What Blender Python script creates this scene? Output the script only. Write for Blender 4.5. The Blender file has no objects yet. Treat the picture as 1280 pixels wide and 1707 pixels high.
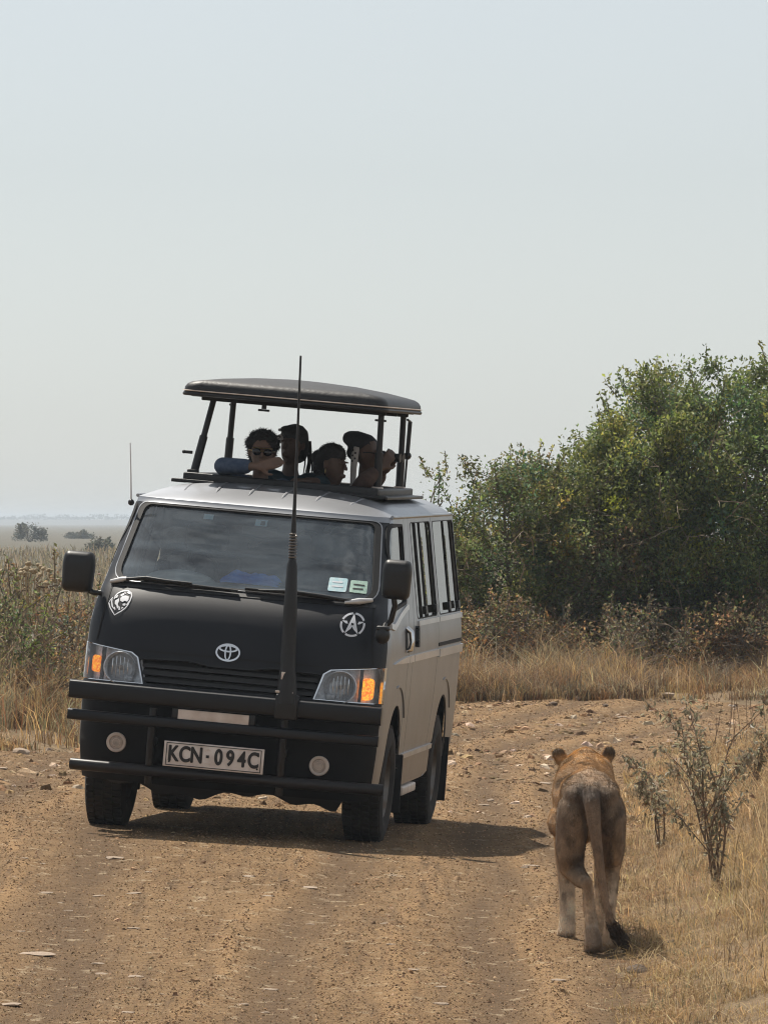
import bpy, bmesh, math, random
import numpy as np
from mathutils import Vector, Matrix, Euler
from mathutils.geometry import delaunay_2d_cdt

R = math.radians
scene = bpy.context.scene
COL = scene.collection
random.seed(7)
rng = np.random.default_rng(11)

# ------------------------------------------------------------------ camera
cam_data = bpy.data.cameras.new('camera')
cam_data.sensor_fit = 'VERTICAL'
cam_data.sensor_height = 36.0
cam_data.sensor_width = 27.0
cam_data.lens = 11800.0 / 1707.0 * 36.0
cam_data.clip_start = 0.5
cam_data.clip_end = 20000.0
cam = bpy.data.objects.new('camera', cam_data)
COL.objects.link(cam)
cam.location = (0, 0, 1.9)
cam.rotation_euler = (R(90.0 + 0.080), 0, 0)
scene.camera = cam

# ------------------------------------------------------------------ sky, sun, exposure
SUN_TO = Vector((-0.29, 0.52, 1.0)).normalized()          # direction towards the sun: ahead and to the left
sun_elev = math.asin(SUN_TO.z)
world = bpy.data.worlds.new('World')
scene.world = world
world.use_nodes = True
wn, wl = world.node_tree.nodes, world.node_tree.links
wn.clear()
sky = wn.new('ShaderNodeTexSky')
sky.sky_type = 'NISHITA'
sky.sun_disc = False
sky.sun_elevation = sun_elev
sky.sun_rotation = math.atan2(SUN_TO.x, SUN_TO.y)
sky.altitude = 1600
sky.air_density = 1.0
sky.dust_density = 2.0
sky.ozone_density = 1.5
hsv = wn.new('ShaderNodeHueSaturation')
hsv.inputs['Saturation'].default_value = 0.30
tint = wn.new('ShaderNodeMix')
tint.data_type = 'RGBA'
tint.blend_type = 'MULTIPLY'
tint.inputs[0].default_value = 1.0
tint.inputs[7].default_value = (0.965, 0.992, 1.0, 1)
bg = wn.new('ShaderNodeBackground')
bg.inputs['Strength'].default_value = 0.080
wo = wn.new('ShaderNodeOutputWorld')
wl.new(sky.outputs[0], hsv.inputs['Color'])
wl.new(hsv.outputs[0], tint.inputs[6])
# thin high cloud streaks over the whole sky, lost in the haze towards the horizon
wtc = wn.new('ShaderNodeTexCoord')
wsep = wn.new('ShaderNodeSeparateXYZ')
wl.new(wtc.outputs['Generated'], wsep.inputs[0])
def wmath(op, a, b):
    n = wn.new('ShaderNodeMath'); n.operation = op; n.use_clamp = False
    for i, v in enumerate((a, b)):
        if isinstance(v, (int, float)): n.inputs[i].default_value = v
        else: wl.new(v, n.inputs[i])
    return n.outputs[0]
wz_ = wmath('ADD', wmath('MAXIMUM', wsep.outputs['Z'], 0.0), 0.12)
wcomb = wn.new('ShaderNodeCombineXYZ')
wl.new(wmath('DIVIDE', wsep.outputs['X'], wz_), wcomb.inputs['X'])
wl.new(wmath('MULTIPLY', wmath('DIVIDE', wsep.outputs['Y'], wz_), 1.9), wcomb.inputs['Y'])
wnoise = wn.new('ShaderNodeTexNoise')
wnoise.inputs['Scale'].default_value = 8.0
wnoise.inputs['Detail'].default_value = 6
wnoise.inputs['Roughness'].default_value = 0.55
wnoise.inputs['Distortion'].default_value = 0.9
wl.new(wcomb.outputs[0], wnoise.inputs['Vector'])
wr = wn.new('ShaderNodeMapRange')
wr.inputs[1].default_value = 0.42
wr.inputs[2].default_value = 0.68
wl.new(wnoise.outputs['Fac'], wr.inputs[0])
wf = wn.new('ShaderNodeMapRange')
wf.inputs[1].default_value = 0.08
wf.inputs[2].default_value = 0.30
wl.new(wsep.outputs['Z'], wf.inputs[0])
wfac = wmath('MULTIPLY', wmath('MULTIPLY', wr.outputs[0], wf.outputs[0]), 0.85)
cloud = wn.new('ShaderNodeMix')
cloud.data_type = 'RGBA'
cloud.inputs[7].default_value = (7.2, 7.5, 7.7, 1)
wl.new(wfac, cloud.inputs[0])
wl.new(tint.outputs[2], cloud.inputs[6])
wl.new(cloud.outputs[2], bg.inputs['Color'])
wl.new(bg.outputs[0], wo.inputs['Surface'])

sun_data = bpy.data.lights.new('sun', 'SUN')
sun_data.energy = 4.8
sun_data.angle = R(0.6)
sun_data.color = (1.0, 0.93, 0.83)
sun = bpy.data.objects.new('sun', sun_data)
COL.objects.link(sun)
sun.rotation_euler = (-SUN_TO).to_track_quat('-Z', 'Y').to_euler()
sun.location = (-20, 60, 40)

scene.view_settings.view_transform = 'Standard'
scene.view_settings.look = 'None'
scene.view_settings.exposure = 0.34
scene.view_settings.gamma = 1.0
scene.view_settings.use_curve_mapping = False
scene.render.engine = 'CYCLES'
scene.cycles.use_denoising = True
scene.cycles.filter_width = 1.1
scene.cycles.max_bounces = 7
scene.cycles.diffuse_bounces = 3
scene.cycles.glossy_bounces = 4
scene.cycles.transmission_bounces = 4
scene.cycles.transparent_max_bounces = 24
scene.cycles.sample_clamp_indirect = 4.0
scene.cycles.caustics_reflective = False
scene.cycles.caustics_refractive = False

# ------------------------------------------------------------------ materials
def srgb(r, g, b):
    f = lambda c: (c / 255 / 12.92) if c / 255 <= 0.04045 else ((c / 255 + 0.055) / 1.055) ** 2.4
    return (f(r), f(g), f(b))

MATS = {}
def mat(name, col, rough=0.6, metal=0.0, var=0.0, scale=20.0, bump=0.0, bscale=60.0, spec=0.5, coat=0.0,
        col2=None, emit=None, estr=0.0, stretch=(1, 1, 1), sheen=0.0):
    """Principled material with a noise driven mix of two colours, roughness wear and fine bump."""
    m = bpy.data.materials.new(name)
    m.use_nodes = True
    nt = m.node_tree
    b = nt.nodes['Principled BSDF']
    b.inputs['Roughness'].default_value = rough
    b.inputs['Metallic'].default_value = metal
    b.inputs['Specular IOR Level'].default_value = spec
    b.inputs['Coat Weight'].default_value = coat
    b.inputs['Sheen Weight'].default_value = sheen
    tc = nt.nodes.new('ShaderNodeTexCoord')
    mp = nt.nodes.new('ShaderNodeMapping')
    mp.inputs['Scale'].default_value = stretch
    nt.links.new(tc.outputs['Object'], mp.inputs['Vector'])
    n = nt.nodes.new('ShaderNodeTexNoise')
    n.inputs['Scale'].default_value = scale
    n.inputs['Detail'].default_value = 5
    nt.links.new(mp.outputs[0], n.inputs['Vector'])
    mix = nt.nodes.new('ShaderNodeMix')
    mix.data_type = 'RGBA'
    a = tuple(col)[:3]
    c2 = tuple(col2)[:3] if col2 is not None else tuple(max(0, c * (1 - var)) for c in a)
    mix.inputs[6].default_value = (*a, 1)
    mix.inputs[7].default_value = (*c2, 1)
    mr = nt.nodes.new('ShaderNodeMapRange')
    mr.inputs[1].default_value = 0.38
    mr.inputs[2].default_value = 0.66
    nt.links.new(n.outputs['Fac'], mr.inputs[0])
    nt.links.new(mr.outputs[0], mix.inputs[0])
    nt.links.new(mix.outputs[2], b.inputs['Base Color'])
    if bump > 0:
        n2 = nt.nodes.new('ShaderNodeTexNoise')
        n2.inputs['Scale'].default_value = bscale
        n2.inputs['Detail'].default_value = 4
        nt.links.new(tc.outputs['Object'], n2.inputs['Vector'])
        bp = nt.nodes.new('ShaderNodeBump')
        bp.inputs['Strength'].default_value = bump
        bp.inputs['Distance'].default_value = 0.01
        nt.links.new(n2.outputs['Fac'], bp.inputs['Height'])
        nt.links.new(bp.outputs[0], b.inputs['Normal'])
    if emit is not None:
        b.inputs['Emission Color'].default_value = (*emit, 1)
        b.inputs['Emission Strength'].default_value = estr
    MATS[name] = m
    return m

def dusty(name, col, rough, metal, coat, dust, amount, zlo=0.2, zhi=1.1, spec=0.5, base=0.12):
    """Vehicle paint with a film of road dust that thickens downwards and in streaks."""
    m = mat(name, col, rough, metal, var=0.12, scale=3.0, spec=spec, coat=coat)
    nt = m.node_tree
    b = nt.nodes['Principled BSDF']
    src = b.inputs['Base Color'].links[0].from_socket
    tc = nt.nodes.new('ShaderNodeTexCoord')
    sep = nt.nodes.new('ShaderNodeSeparateXYZ')
    nt.links.new(tc.outputs['Object'], sep.inputs[0])
    mr = nt.nodes.new('ShaderNodeMapRange')
    mr.inputs[1].default_value = zhi
    mr.inputs[2].default_value = zlo
    mr.inputs[3].default_value = base
    mr.inputs[4].default_value = amount
    nt.links.new(sep.outputs['Z'], mr.inputs[0])
    n = nt.nodes.new('ShaderNodeTexNoise')
    n.inputs['Scale'].default_value = 9.0
    n.inputs['Detail'].default_value = 8
    n.inputs['Roughness'].default_value = 0.7
    nt.links.new(tc.outputs['Object'], n.inputs['Vector'])
    mul = nt.nodes.new('ShaderNodeMath')
    mul.operation = 'MULTIPLY'
    nt.links.new(mr.outputs[0], mul.inputs[0])
    nt.links.new(n.outputs['Fac'], mul.inputs[1])
    mul2 = nt.nodes.new('ShaderNodeMath')
    mul2.operation = 'MULTIPLY'
    mul2.inputs[1].default_value = 1.7
    mul2.use_clamp = True
    nt.links.new(mul.outputs[0], mul2.inputs[0])
    out = nt.nodes['Material Output']
    d = nt.nodes.new('ShaderNodeBsdfDiffuse')
    d.inputs['Color'].default_value = (*dust, 1)
    ms = nt.nodes.new('ShaderNodeMixShader')
    nt.links.new(mul2.outputs[0], ms.inputs[0])
    nt.links.new(b.outputs[0], ms.inputs[1])
    nt.links.new(d.outputs[0], ms.inputs[2])
    nt.links.new(ms.outputs[0], out.inputs['Surface'])
    return m

def glass_mat(name, tint, dust=0.06, dcol=(0.5, 0.5, 0.5), refl=1.0, stretch=(1, 1, 1), dscale=3.0, warp=0.0):
    """Window glass: tinted transparency, fresnel reflection and a smeared dust film, which on the windscreen also paints in sky reflections."""
    m = bpy.data.materials.new(name)
    m.use_nodes = True
    nt = m.node_tree
    nt.nodes.clear()
    out = nt.nodes.new('ShaderNodeOutputMaterial')
    tr = nt.nodes.new('ShaderNodeBsdfTransparent')
    tr.inputs['Color'].default_value = (*tint, 1)
    gl = nt.nodes.new('ShaderNodeBsdfGlossy')
    gl.inputs['Roughness'].default_value = 0.02
    fr = nt.nodes.new('ShaderNodeFresnel')
    fr.inputs['IOR'].default_value = 1.52
    mul = nt.nodes.new('ShaderNodeMath')
    mul.operation = 'MULTIPLY'
    mul.use_clamp = True
    mul.inputs[1].default_value = refl
    nt.links.new(fr.outputs[0], mul.inputs[0])
    m1 = nt.nodes.new('ShaderNodeMixShader')
    nt.links.new(mul.outputs[0], m1.inputs[0])
    nt.links.new(tr.outputs[0], m1.inputs[1])
    nt.links.new(gl.outputs[0], m1.inputs[2])
    df = nt.nodes.new('ShaderNodeBsdfDiffuse')
    df.inputs['Color'].default_value = (*dcol, 1)
    tc = nt.nodes.new('ShaderNodeTexCoord')
    mp = nt.nodes.new('ShaderNodeMapping')
    mp.inputs['Scale'].default_value = stretch
    nt.links.new(tc.outputs['Object'], mp.inputs['Vector'])
    n = nt.nodes.new('ShaderNodeTexNoise')
    n.inputs['Scale'].default_value = dscale
    n.inputs['Detail'].default_value = 6
    n.inputs['Distortion'].default_value = 1.2
    nt.links.new(mp.outputs[0], n.inputs['Vector'])
    mr = nt.nodes.new('ShaderNodeMapRange')
    mr.inputs[1].default_value = 0.35
    mr.inputs[2].default_value = 0.72
    mr.inputs[3].default_value = dust * 0.15
    mr.inputs[4].default_value = dust
    nt.links.new(n.outputs['Fac'], mr.inputs[0])
    m2 = nt.nodes.new('ShaderNodeMixShader')
    nt.links.new(mr.outputs[0], m2.inputs[0])
    nt.links.new(m1.outputs[0], m2.inputs[1])
    nt.links.new(df.outputs[0], m2.inputs[2])
    nt.links.new(m2.outputs[0], out.inputs['Surface'])
    if warp > 0:
        n3 = nt.nodes.new('ShaderNodeTexNoise')
        n3.inputs['Scale'].default_value = 2.5
        nt.links.new(mp.outputs[0], n3.inputs['Vector'])
        bp = nt.nodes.new('ShaderNodeBump')
        bp.inputs['Strength'].default_value = warp
        bp.inputs['Distance'].default_value = 0.02
        nt.links.new(n3.outputs['Fac'], bp.inputs['Height'])
        nt.links.new(bp.outputs[0], gl.inputs['Normal'])
    MATS[name] = m
    return m

def attr_mat(name, rough=0.7, transl=0.0, spec=0.3, noise=0.0, nscale=30.0, bump=0.0, bscale=80.0, sheen=0.0):
    """Colour from the per piece attribute 'Col', optional translucency for leaves and grass."""
    m = bpy.data.materials.new(name)
    m.use_nodes = True
    nt = m.node_tree
    b = nt.nodes['Principled BSDF']
    b.inputs['Roughness'].default_value = rough
    b.inputs['Specular IOR Level'].default_value = spec
    b.inputs['Sheen Weight'].default_value = sheen
    at = nt.nodes.new('ShaderNodeAttribute')
    at.attribute_name = 'Col'
    src = at.outputs['Color']
    tc = nt.nodes.new('ShaderNodeTexCoord')
    if noise > 0:
        n = nt.nodes.new('ShaderNodeTexNoise')
        n.inputs['Scale'].default_value = nscale
        n.inputs['Detail'].default_value = 6
        nt.links.new(tc.outputs['Object'], n.inputs['Vector'])
        mr = nt.nodes.new('ShaderNodeMapRange')
        mr.inputs[1].default_value = 0.3
        mr.inputs[2].default_value = 0.7
        mr.inputs[3].default_value = 1 - noise
        mr.inputs[4].default_value = 1 + noise
        nt.links.new(n.outputs['Fac'], mr.inputs[0])
        mx = nt.nodes.new('ShaderNodeVectorMath')
        mx.operation = 'SCALE'
        nt.links.new(src, mx.inputs[0])
        nt.links.new(mr.outputs[0], mx.inputs['Scale'])
        src = mx.outputs[0]
    nt.links.new(src, b.inputs['Base Color'])
    if bump > 0:
        n2 = nt.nodes.new('ShaderNodeTexNoise')
        n2.inputs['Scale'].default_value = bscale
        n2.inputs['Detail'].default_value = 4
        nt.links.new(tc.outputs['Object'], n2.inputs['Vector'])
        bp = nt.nodes.new('ShaderNodeBump')
        bp.inputs['Strength'].default_value = bump
        bp.inputs['Distance'].default_value = 0.01
        nt.links.new(n2.outputs['Fac'], bp.inputs['Height'])
        nt.links.new(bp.outputs[0], b.inputs['Normal'])
    if transl > 0:
        t = nt.nodes.new('ShaderNodeBsdfTranslucent')
        nt.links.new(src, t.inputs['Color'])
        ms = nt.nodes.new('ShaderNodeMixShader')
        ms.inputs[0].default_value = transl
        nt.links.new(b.outputs[0], ms.inputs[1])
        nt.links.new(t.outputs[0], ms.inputs[2])
        nt.links.new(ms.outputs[0], nt.nodes['Material Output'].inputs['Surface'])
    MATS[name] = m
    return m

# ------------------------------------------------------------------ object helpers
def link(o, parent=None):
    COL.objects.link(o)
    if parent is not None:
        o.parent = parent
    return o

def tag(o, label=None, cat=None, group=None, kind=None):
    if label: o['label'] = label
    if cat: o['category'] = cat
    if group: o['group'] = group
    if kind: o['kind'] = kind
    return o

def empty(name, loc=(0, 0, 0), rot=(0, 0, 0)):
    o = bpy.data.objects.new(name, None)
    o.empty_display_size = 0.2
    COL.objects.link(o)
    o.location = loc
    o.rotation_euler = rot
    return o

def np_mesh(name, V, F, m, parent=None, smooth=False, col=None, vcol=None):
    """Object from arrays: V (n,3), F list of equal length faces (m,k). col: one colour per face, vcol: per vertex."""
    V = np.asarray(V, dtype=np.float32)
    F = np.asarray(F, dtype=np.int32)
    me = bpy.data.meshes.new(name)
    k = F.shape[1]
    me.vertices.add(len(V))
    me.vertices.foreach_set('co', V.ravel())
    me.loops.add(F.size)
    me.loops.foreach_set('vertex_index', F.ravel())
    me.polygons.add(len(F))
    me.polygons.foreach_set('loop_start', np.arange(0, F.size, k, dtype=np.int32))
    me.polygons.foreach_set('loop_total', np.full(len(F), k, dtype=np.int32))
    me.polygons.foreach_set('use_smooth', np.full(len(F), smooth))
    me.update(calc_edges=True)
    if col is not None:
        a = me.attributes.new('Col', 'FLOAT_COLOR', 'FACE')
        c = np.ones((len(F), 4), dtype=np.float32)
        c[:, :3] = col
        a.data.foreach_set('color', c.ravel())
    if vcol is not None:
        a = me.attributes.new('Col', 'FLOAT_COLOR', 'POINT')
        c = np.ones((len(V), 4), dtype=np.float32)
        c[:, :3] = vcol
        a.data.foreach_set('color', c.ravel())
    me.materials.append(m)
    return link(bpy.data.objects.new(name, me), parent)

class MB:
    """Collects simple solids and links them as one mesh object."""
    def __init__(self):
        self.bm = bmesh.new()
    def box(self, c, s, rot=None, bev=0.0):
        g = bmesh.ops.create_cube(self.bm, size=1.0)
        vs = g['verts']
        M = Matrix.Translation(c) @ (rot.to_matrix().to_4x4() if rot is not None else Matrix.Identity(4)) @ Matrix.Diagonal((*s, 1))
        bmesh.ops.transform(self.bm, matrix=M, verts=vs)
        if bev > 0:
            es = list({e for v in vs for e in v.link_edges})
            bmesh.ops.bevel(self.bm, geom=es, offset=bev, segments=3, profile=0.5, affect='EDGES', clamp_overlap=True)
        return self
    def sph(self, c, r, seg=16, rot=None):
        g = bmesh.ops.create_uvsphere(self.bm, u_segments=seg, v_segments=max(6, seg // 2), radius=1.0)
        r3 = (r, r, r) if not hasattr(r, '__len__') else r
        M = Matrix.Translation(c) @ (rot.to_matrix().to_4x4() if rot is not None else Matrix.Identity(4)) @ Matrix.Diagonal((*r3, 1))
        bmesh.ops.transform(self.bm, matrix=M, verts=g['verts'])
        return self
    def tube(self, pts, rad, seg=12, cap=True, flat=None):
        """Swept tube along pts, rad a number or a list; flat=(a,b) scales the section."""
        P = [Vector(p) for p in pts]
        n = len(P)
        rad = [rad] * n if not hasattr(rad, '__len__') else rad
        up = Vector((0, 0, 1))
        rings = []
        prev = None
        for i in range(n):
            t = (P[min(i + 1, n - 1)] - P[max(i - 1, 0)]).normalized()
            if prev is None:
                u = up if abs(t.z) < 0.9 else Vector((0, 1, 0))
            else:
                u = prev
            s = t.cross(u).normalized()
            u = s.cross(t).normalized()
            prev = u
            fa, fb = flat if flat else (1, 1)
            rings.append([self.bm.verts.new(P[i] + rad[i] * (fa * math.cos(2 * math.pi * k / seg) * s + fb * math.sin(2 * math.pi * k / seg) * u)) for k in range(seg)])
        for a, b in zip(rings[:-1], rings[1:]):
            for k in range(seg):
                self.bm.faces.new((a[k], a[(k + 1) % seg], b[(k + 1) % seg], b[k]))
        if cap:
            self.bm.faces.new(list(reversed(rings[0])))
            self.bm.faces.new(rings[-1])
        return self
    def lathe(self, prof, c, axis='x', seg=48):
        """prof: list of (axial, radius); axis x or y."""
        rings = []
        for a, r in prof:
            ring = []
            for k in range(seg):
                th = 2 * math.pi * k / seg
                if axis == 'x':
                    p = Vector((a, r * math.cos(th), r * math.sin(th)))
                elif axis == 'y':
                    p = Vector((r * math.cos(th), a, r * math.sin(th)))
                else:
                    p = Vector((r * math.cos(th), r * math.sin(th), a))
                ring.append(self.bm.verts.new(p + Vector(c)))
            rings.append(ring)
        for a, b in zip(rings[:-1], rings[1:]):
            for k in range(seg):
                self.bm.faces.new((a[k], a[(k + 1) % seg], b[(k + 1) % seg], b[k]))
        return self
    def prism(self, poly, y0, y1):
        """polygon in (x,z) extruded along y."""
        a = [self.bm.verts.new((p[0], y0, p[1])) for p in poly]
        b = [self.bm.verts.new((p[0], y1, p[1])) for p in poly]
        n = len(poly)
        self.bm.faces.new(a)
        self.bm.faces.new(list(reversed(b)))
        for i in range(n):
            self.bm.faces.new((a[i], b[i], b[(i + 1) % n], a[(i + 1) % n]))
        return self
    def build(self, name, m, parent=None, smooth=True, angle=40):
        bmesh.ops.recalc_face_normals(self.bm, faces=self.bm.faces[:])
        me = bpy.data.meshes.new(name)
        self.bm.to_mesh(me)
        self.bm.free()
        me.materials.append(m)
        if smooth:
            me.polygons.foreach_set('use_smooth', [True] * len(me.polygons))
            me.set_sharp_from_angle(angle=R(angle))
        return link(bpy.data.objects.new(name, me), parent)

def copy_tree(o, parent=None):
    c = o.copy()
    COL.objects.link(c)
    c.parent = parent
    for ch in list(o.children):
        copy_tree(ch, c)
    return c

def value_noise(x, y, seed=0):
    """Smooth lattice noise in 0..1 for arrays."""
    xi = np.floor(x).astype(np.int64); yi = np.floor(y).astype(np.int64)
    fx = x - xi; fy = y - yi
    fx = fx * fx * (3 - 2 * fx); fy = fy * fy * (3 - 2 * fy)
    def h(a, b):
        n = (a * 374761393 + b * 668265263 + seed * 1442695041) & 0xffffffff
        n = ((n ^ (n >> 13)) * 1274126177) & 0xffffffff
        return ((n ^ (n >> 16)) & 0xffff) / 65535.0
    return (h(xi, yi) * (1 - fx) + h(xi + 1, yi) * fx) * (1 - fy) + (h(xi, yi + 1) * (1 - fx) + h(xi + 1, yi + 1) * fx) * fy

def fbm(x, y, oct=4, seed=0):
    s = 0; a = 0.5; t = 0
    for i in range(oct):
        s = s + a * value_noise(x * 2 ** i, y * 2 ** i, seed + i); t += a; a *= 0.5
    return s / t
# ------------------------------------------------------------------ terrain
def smooth01(a, b, v):
    t = np.clip((v - a) / (b - a), 0, 1)
    return t * t * (3 - 2 * t)

def road_right(y):      # right hand edge of the dirt road
    return np.interp(y, [0, 29, 33, 38, 43, 50, 57, 63, 67, 70], [1.1, 1.17, 1.28, 1.42, 1.52, 1.86, 2.2, 2.75, 4.2, 9.0])

def road_far(x):        # the road bends to the right: the edge on its far side
    return np.interp(x, [-9, -5, -3.2, -2.2, -1, 0.5, 2, 4, 8], [40, 49.5, 54.0, 58.0, 66, 74, 75.5, 75.5, 75.0])

def road_mask(x, y):    # 1 on the road, 0 off it
    w = (fbm(x * 2.1, y * 1.3, 3, 5) - 0.5)
    r = smooth01(0.16, -0.16, x - road_right(y) + w * 0.5)
    f = smooth01(0.6, -0.6, y - road_far(x) + w * 3.0)
    return r * f

def base_h(x, y):
    b = np.interp(y, [-50, 28, 33, 40, 44, 60, 75, 100, 300], [-0.08, -0.08, -0.058, 0.0, 0.012, 0.012, 0.03, 0.02, 0.0])
    k = np.interp(y, [0, 30, 34, 40, 52, 64, 80], [0.02, 0.025, 0.03, 0.06, 0.06, 0.03, 0.0])
    return b - k * (np.clip(x, -6, 5) + 0.85)

def height(x, y):
    h = base_h(x, y)
    d = x - road_right(y)
    near = smooth01(66, 52, y)
    h = h + near * (smooth01(0.0, 0.9, d) * 0.16 + smooth01(0.5, 2.2, d) * 0.26)
    far = y - road_far(x)
    h = h + smooth01(0.0, 3.0, far) * 0.08
    return h

def height_fine(x, y):
    h = height(x, y)
    m = road_mask(x, y)
    n = (fbm(x * 1.3, y * 0.8, 4, 21) - 0.5) * 0.035 + (fbm(x * 7, y * 4, 3, 31) - 0.5) * 0.016
    rut = -0.022 * track_val(x, y) + 0.016 * ridge_val(x, y)     # worn wheel tracks and the loose sand between them
    v = smooth01(39.0, 41.0, y) * smooth01(48.0, 46.5, y) * smooth01(-2.6, -2.2, x) * smooth01(1.0, 0.6, x)
    return h + m * (n + rut) * (1 - 0.8 * v) + (1 - m) * n * 1.5

def graded(a, b, fine, lo, hi, grow):
    """Coordinates: fine steps between lo and hi, growing outside."""
    c = list(np.arange(lo, hi + 1e-6, fine))
    s = fine
    v = hi
    while v < b:
        s *= grow; v += s; c.append(min(v, b))
    s = fine; v = lo; pre = []
    while v > a:
        s *= grow; v -= s; pre.append(max(v, a))
    return np.array(sorted(set(pre)) + c)

def grid_mesh(name, xs, ys, hf, m, attrs=None):
    X, Y = np.meshgrid(xs, ys)
    Z = hf(X, Y)
    V = np.stack([X, Y, Z], -1).reshape(-1, 3)
    nx, ny = len(xs), len(ys)
    i = np.arange(nx * ny).reshape(ny, nx)
    F = np.stack([i[:-1, :-1], i[:-1, 1:], i[1:, 1:], i[1:, :-1]], -1).reshape(-1, 4)
    o = np_mesh(name, V, F, m, smooth=True)
    for an, af in (attrs or {}).items():
        a = o.data.attributes.new(an, 'FLOAT', 'POINT')
        a.data.foreach_set('value', af(X, Y).astype(np.float32).ravel())
    return o

def soil_mat(name, cols, grit, pale_amt, tracks):
    m = bpy.data.materials.new(name)
    m.use_nodes = True
    nt = m.node_tree
    b = nt.nodes['Principled BSDF']
    b.inputs['Roughness'].default_value = 0.95
    b.inputs['Specular IOR Level'].default_value = 0.15
    geo = nt.nodes.new('ShaderNodeNewGeometry')
    def noise(scale, det=6, rough=0.6, st=(1, 1, 1)):
        mp = nt.nodes.new('ShaderNodeMapping')
        mp.inputs['Scale'].default_value = st
        nt.links.new(geo.outputs['Position'], mp.inputs['Vector'])
        n = nt.nodes.new('ShaderNodeTexNoise')
        n.inputs['Scale'].default_value = scale
        n.inputs['Detail'].default_value = det
        n.inputs['Roughness'].default_value = rough
        nt.links.new(mp.outputs[0], n.inputs['Vector'])
        return n.outputs['Fac']
    def ramp(sock, lo, hi):
        r = nt.nodes.new('ShaderNodeMapRange')
        r.inputs[1].default_value = lo
        r.inputs[2].default_value = hi
        nt.links.new(sock, r.inputs[0])
        return r.outputs[0]
    def mixc(fac, a, c):
        x = nt.nodes.new('ShaderNodeMix')
        x.data_type = 'RGBA'
        nt.links.new(fac, x.inputs[0])
        for s, v in ((6, a), (7, c)):
            if isinstance(v, tuple): x.inputs[s].default_value = (*v, 1)
            else: nt.links.new(v, x.inputs[s])
        return x.outputs[2]
    c = mixc(ramp(noise(0.55, 4), 0.35, 0.65), cols[0], cols[1])
    c = mixc(ramp(noise(4.0, 6, 0.65, (1, 0.45, 1)), 0.42, 0.68), c, cols[2])
    if tracks:
        at = nt.nodes.new('ShaderNodeAttribute')
        at.attribute_name = 'track'
        mu = nt.nodes.new('ShaderNodeMath')
        mu.operation = 'MULTIPLY'
        nt.links.new(at.outputs['Fac'], mu.inputs[0])
        nt.links.new(ramp(noise(2.2, 5, 0.6, (1, 0.15, 1)), 0.10, 0.52), mu.inputs[1])
        c = mixc(mu.outputs[0], c, cols[3])
        at2 = nt.nodes.new('ShaderNodeAttribute')
        at2.attribute_name = 'ridge'
        mu2 = nt.nodes.new('ShaderNodeMath')
        mu2.operation = 'MULTIPLY'
        nt.links.new(at2.outputs['Fac'], mu2.inputs[0])
        nt.links.new(ramp(noise(3.1, 5, 0.7, (1, 0.3, 1)), 0.25, 0.6), mu2.inputs[1])
        c = mixc(mu2.outputs[0], c, cols[6])
    else:
        at = nt.nodes.new('ShaderNodeAttribute')
        at.attribute_name = 'scrub'
        c = mixc(at.outputs['Fac'], c, (0.105, 0.105, 0.085))  # olive scrub cover, also greyed in the colour to make up for thin haze
    if tracks:
        c = mixc(ramp(noise(11.0, 4, 0.6, (1, 0.035, 1)), 0.50, 0.72), c, cols[3])
    c = mixc(ramp(noise(38.0, 3, 0.7), 0.50, 0.72), c, cols[4])
    pl = nt.nodes.new('ShaderNodeMath')
    pl.operation = 'MULTIPLY'
    pl.inputs[1].default_value = pale_amt
    nt.links.new(ramp(noise(9.0, 5, 0.6, (1, 0.5, 1)), 0.60, 0.66), pl.inputs[0])
    c = mixc(pl.outputs[0], c, cols[5])
    nt.links.new(c, b.inputs['Base Color'])
    bp = nt.nodes.new('ShaderNodeBump')
    bp.inputs['Strength'].default_value = grit
    bp.inputs['Distance'].default_value = 0.02
    nt.links.new(noise(55.0, 5, 0.7), bp.inputs['Height'])
    bp2 = nt.nodes.new('ShaderNodeBump')
    bp2.inputs['Strength'].default_value = grit
    bp2.inputs['Distance'].default_value = 0.05
    nt.links.new(noise(13.0, 4, 0.6), bp2.inputs['Height'])
    nt.links.new(bp.outputs[0], bp2.inputs['Normal'])
    nt.links.new(bp2.outputs[0], b.inputs['Normal'])
    MATS[name] = m
    return m

road_m = soil_mat('road_soil', [(0.277, 0.173, 0.085), (0.237, 0.145, 0.070), (0.324, 0.214, 0.115), (0.160, 0.103, 0.058), (0.160, 0.101, 0.054), (0.470, 0.366, 0.241), (0.395, 0.246, 0.121)], 1.0, 0.65, True)
plain_m = soil_mat('plain_soil', [(0.24, 0.170, 0.100), (0.17, 0.125, 0.078), (0.29, 0.21, 0.125), (0.2, 0.13, 0.08), (0.15, 0.108, 0.068), (0.36, 0.27, 0.16)], 0.8, 0.2, False)

TRACKS = [([20, 29, 36, 43, 60, 76], [-0.75, -0.50, -0.36, -0.12, 0.2, 2.2], .15), ([20, 29, 36, 43, 60, 76], [-1.7, -1.35, -1.55, -1.70, -1.2, 0.8], .20),
          ([20, 29, 36, 43, 60, 76], [0.30, 0.42, 0.52, 0.62, 0.9, 3.0], .13), ([20, 29, 36, 43, 60, 76], [0.85, 0.95, 1.05, 1.05, 1.5, 4.0], .12), ([20, 29, 36, 43, 60, 76], [-2.6, -2.3, -2.4, -2.6, -2.4, -1.5], .2)]
RIDGES = [([20, 29, 36, 43, 60, 76], [-0.15, 0.02, 0.16, 0.25, 0.6, 2.6], .07), ([20, 29, 36, 43, 60, 76], [-1.1, -0.78, -0.58, -0.5, -0.1, 1.9], .06), ([20, 29, 36, 43, 60, 76], [0.62, 0.70, 0.80, 0.88, 1.2, 3.5], .07), ([20, 29, 36, 43, 60, 76], [-2.0, -1.75, -1.95, -2.2, -1.9, 0.0], .08)]
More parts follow.
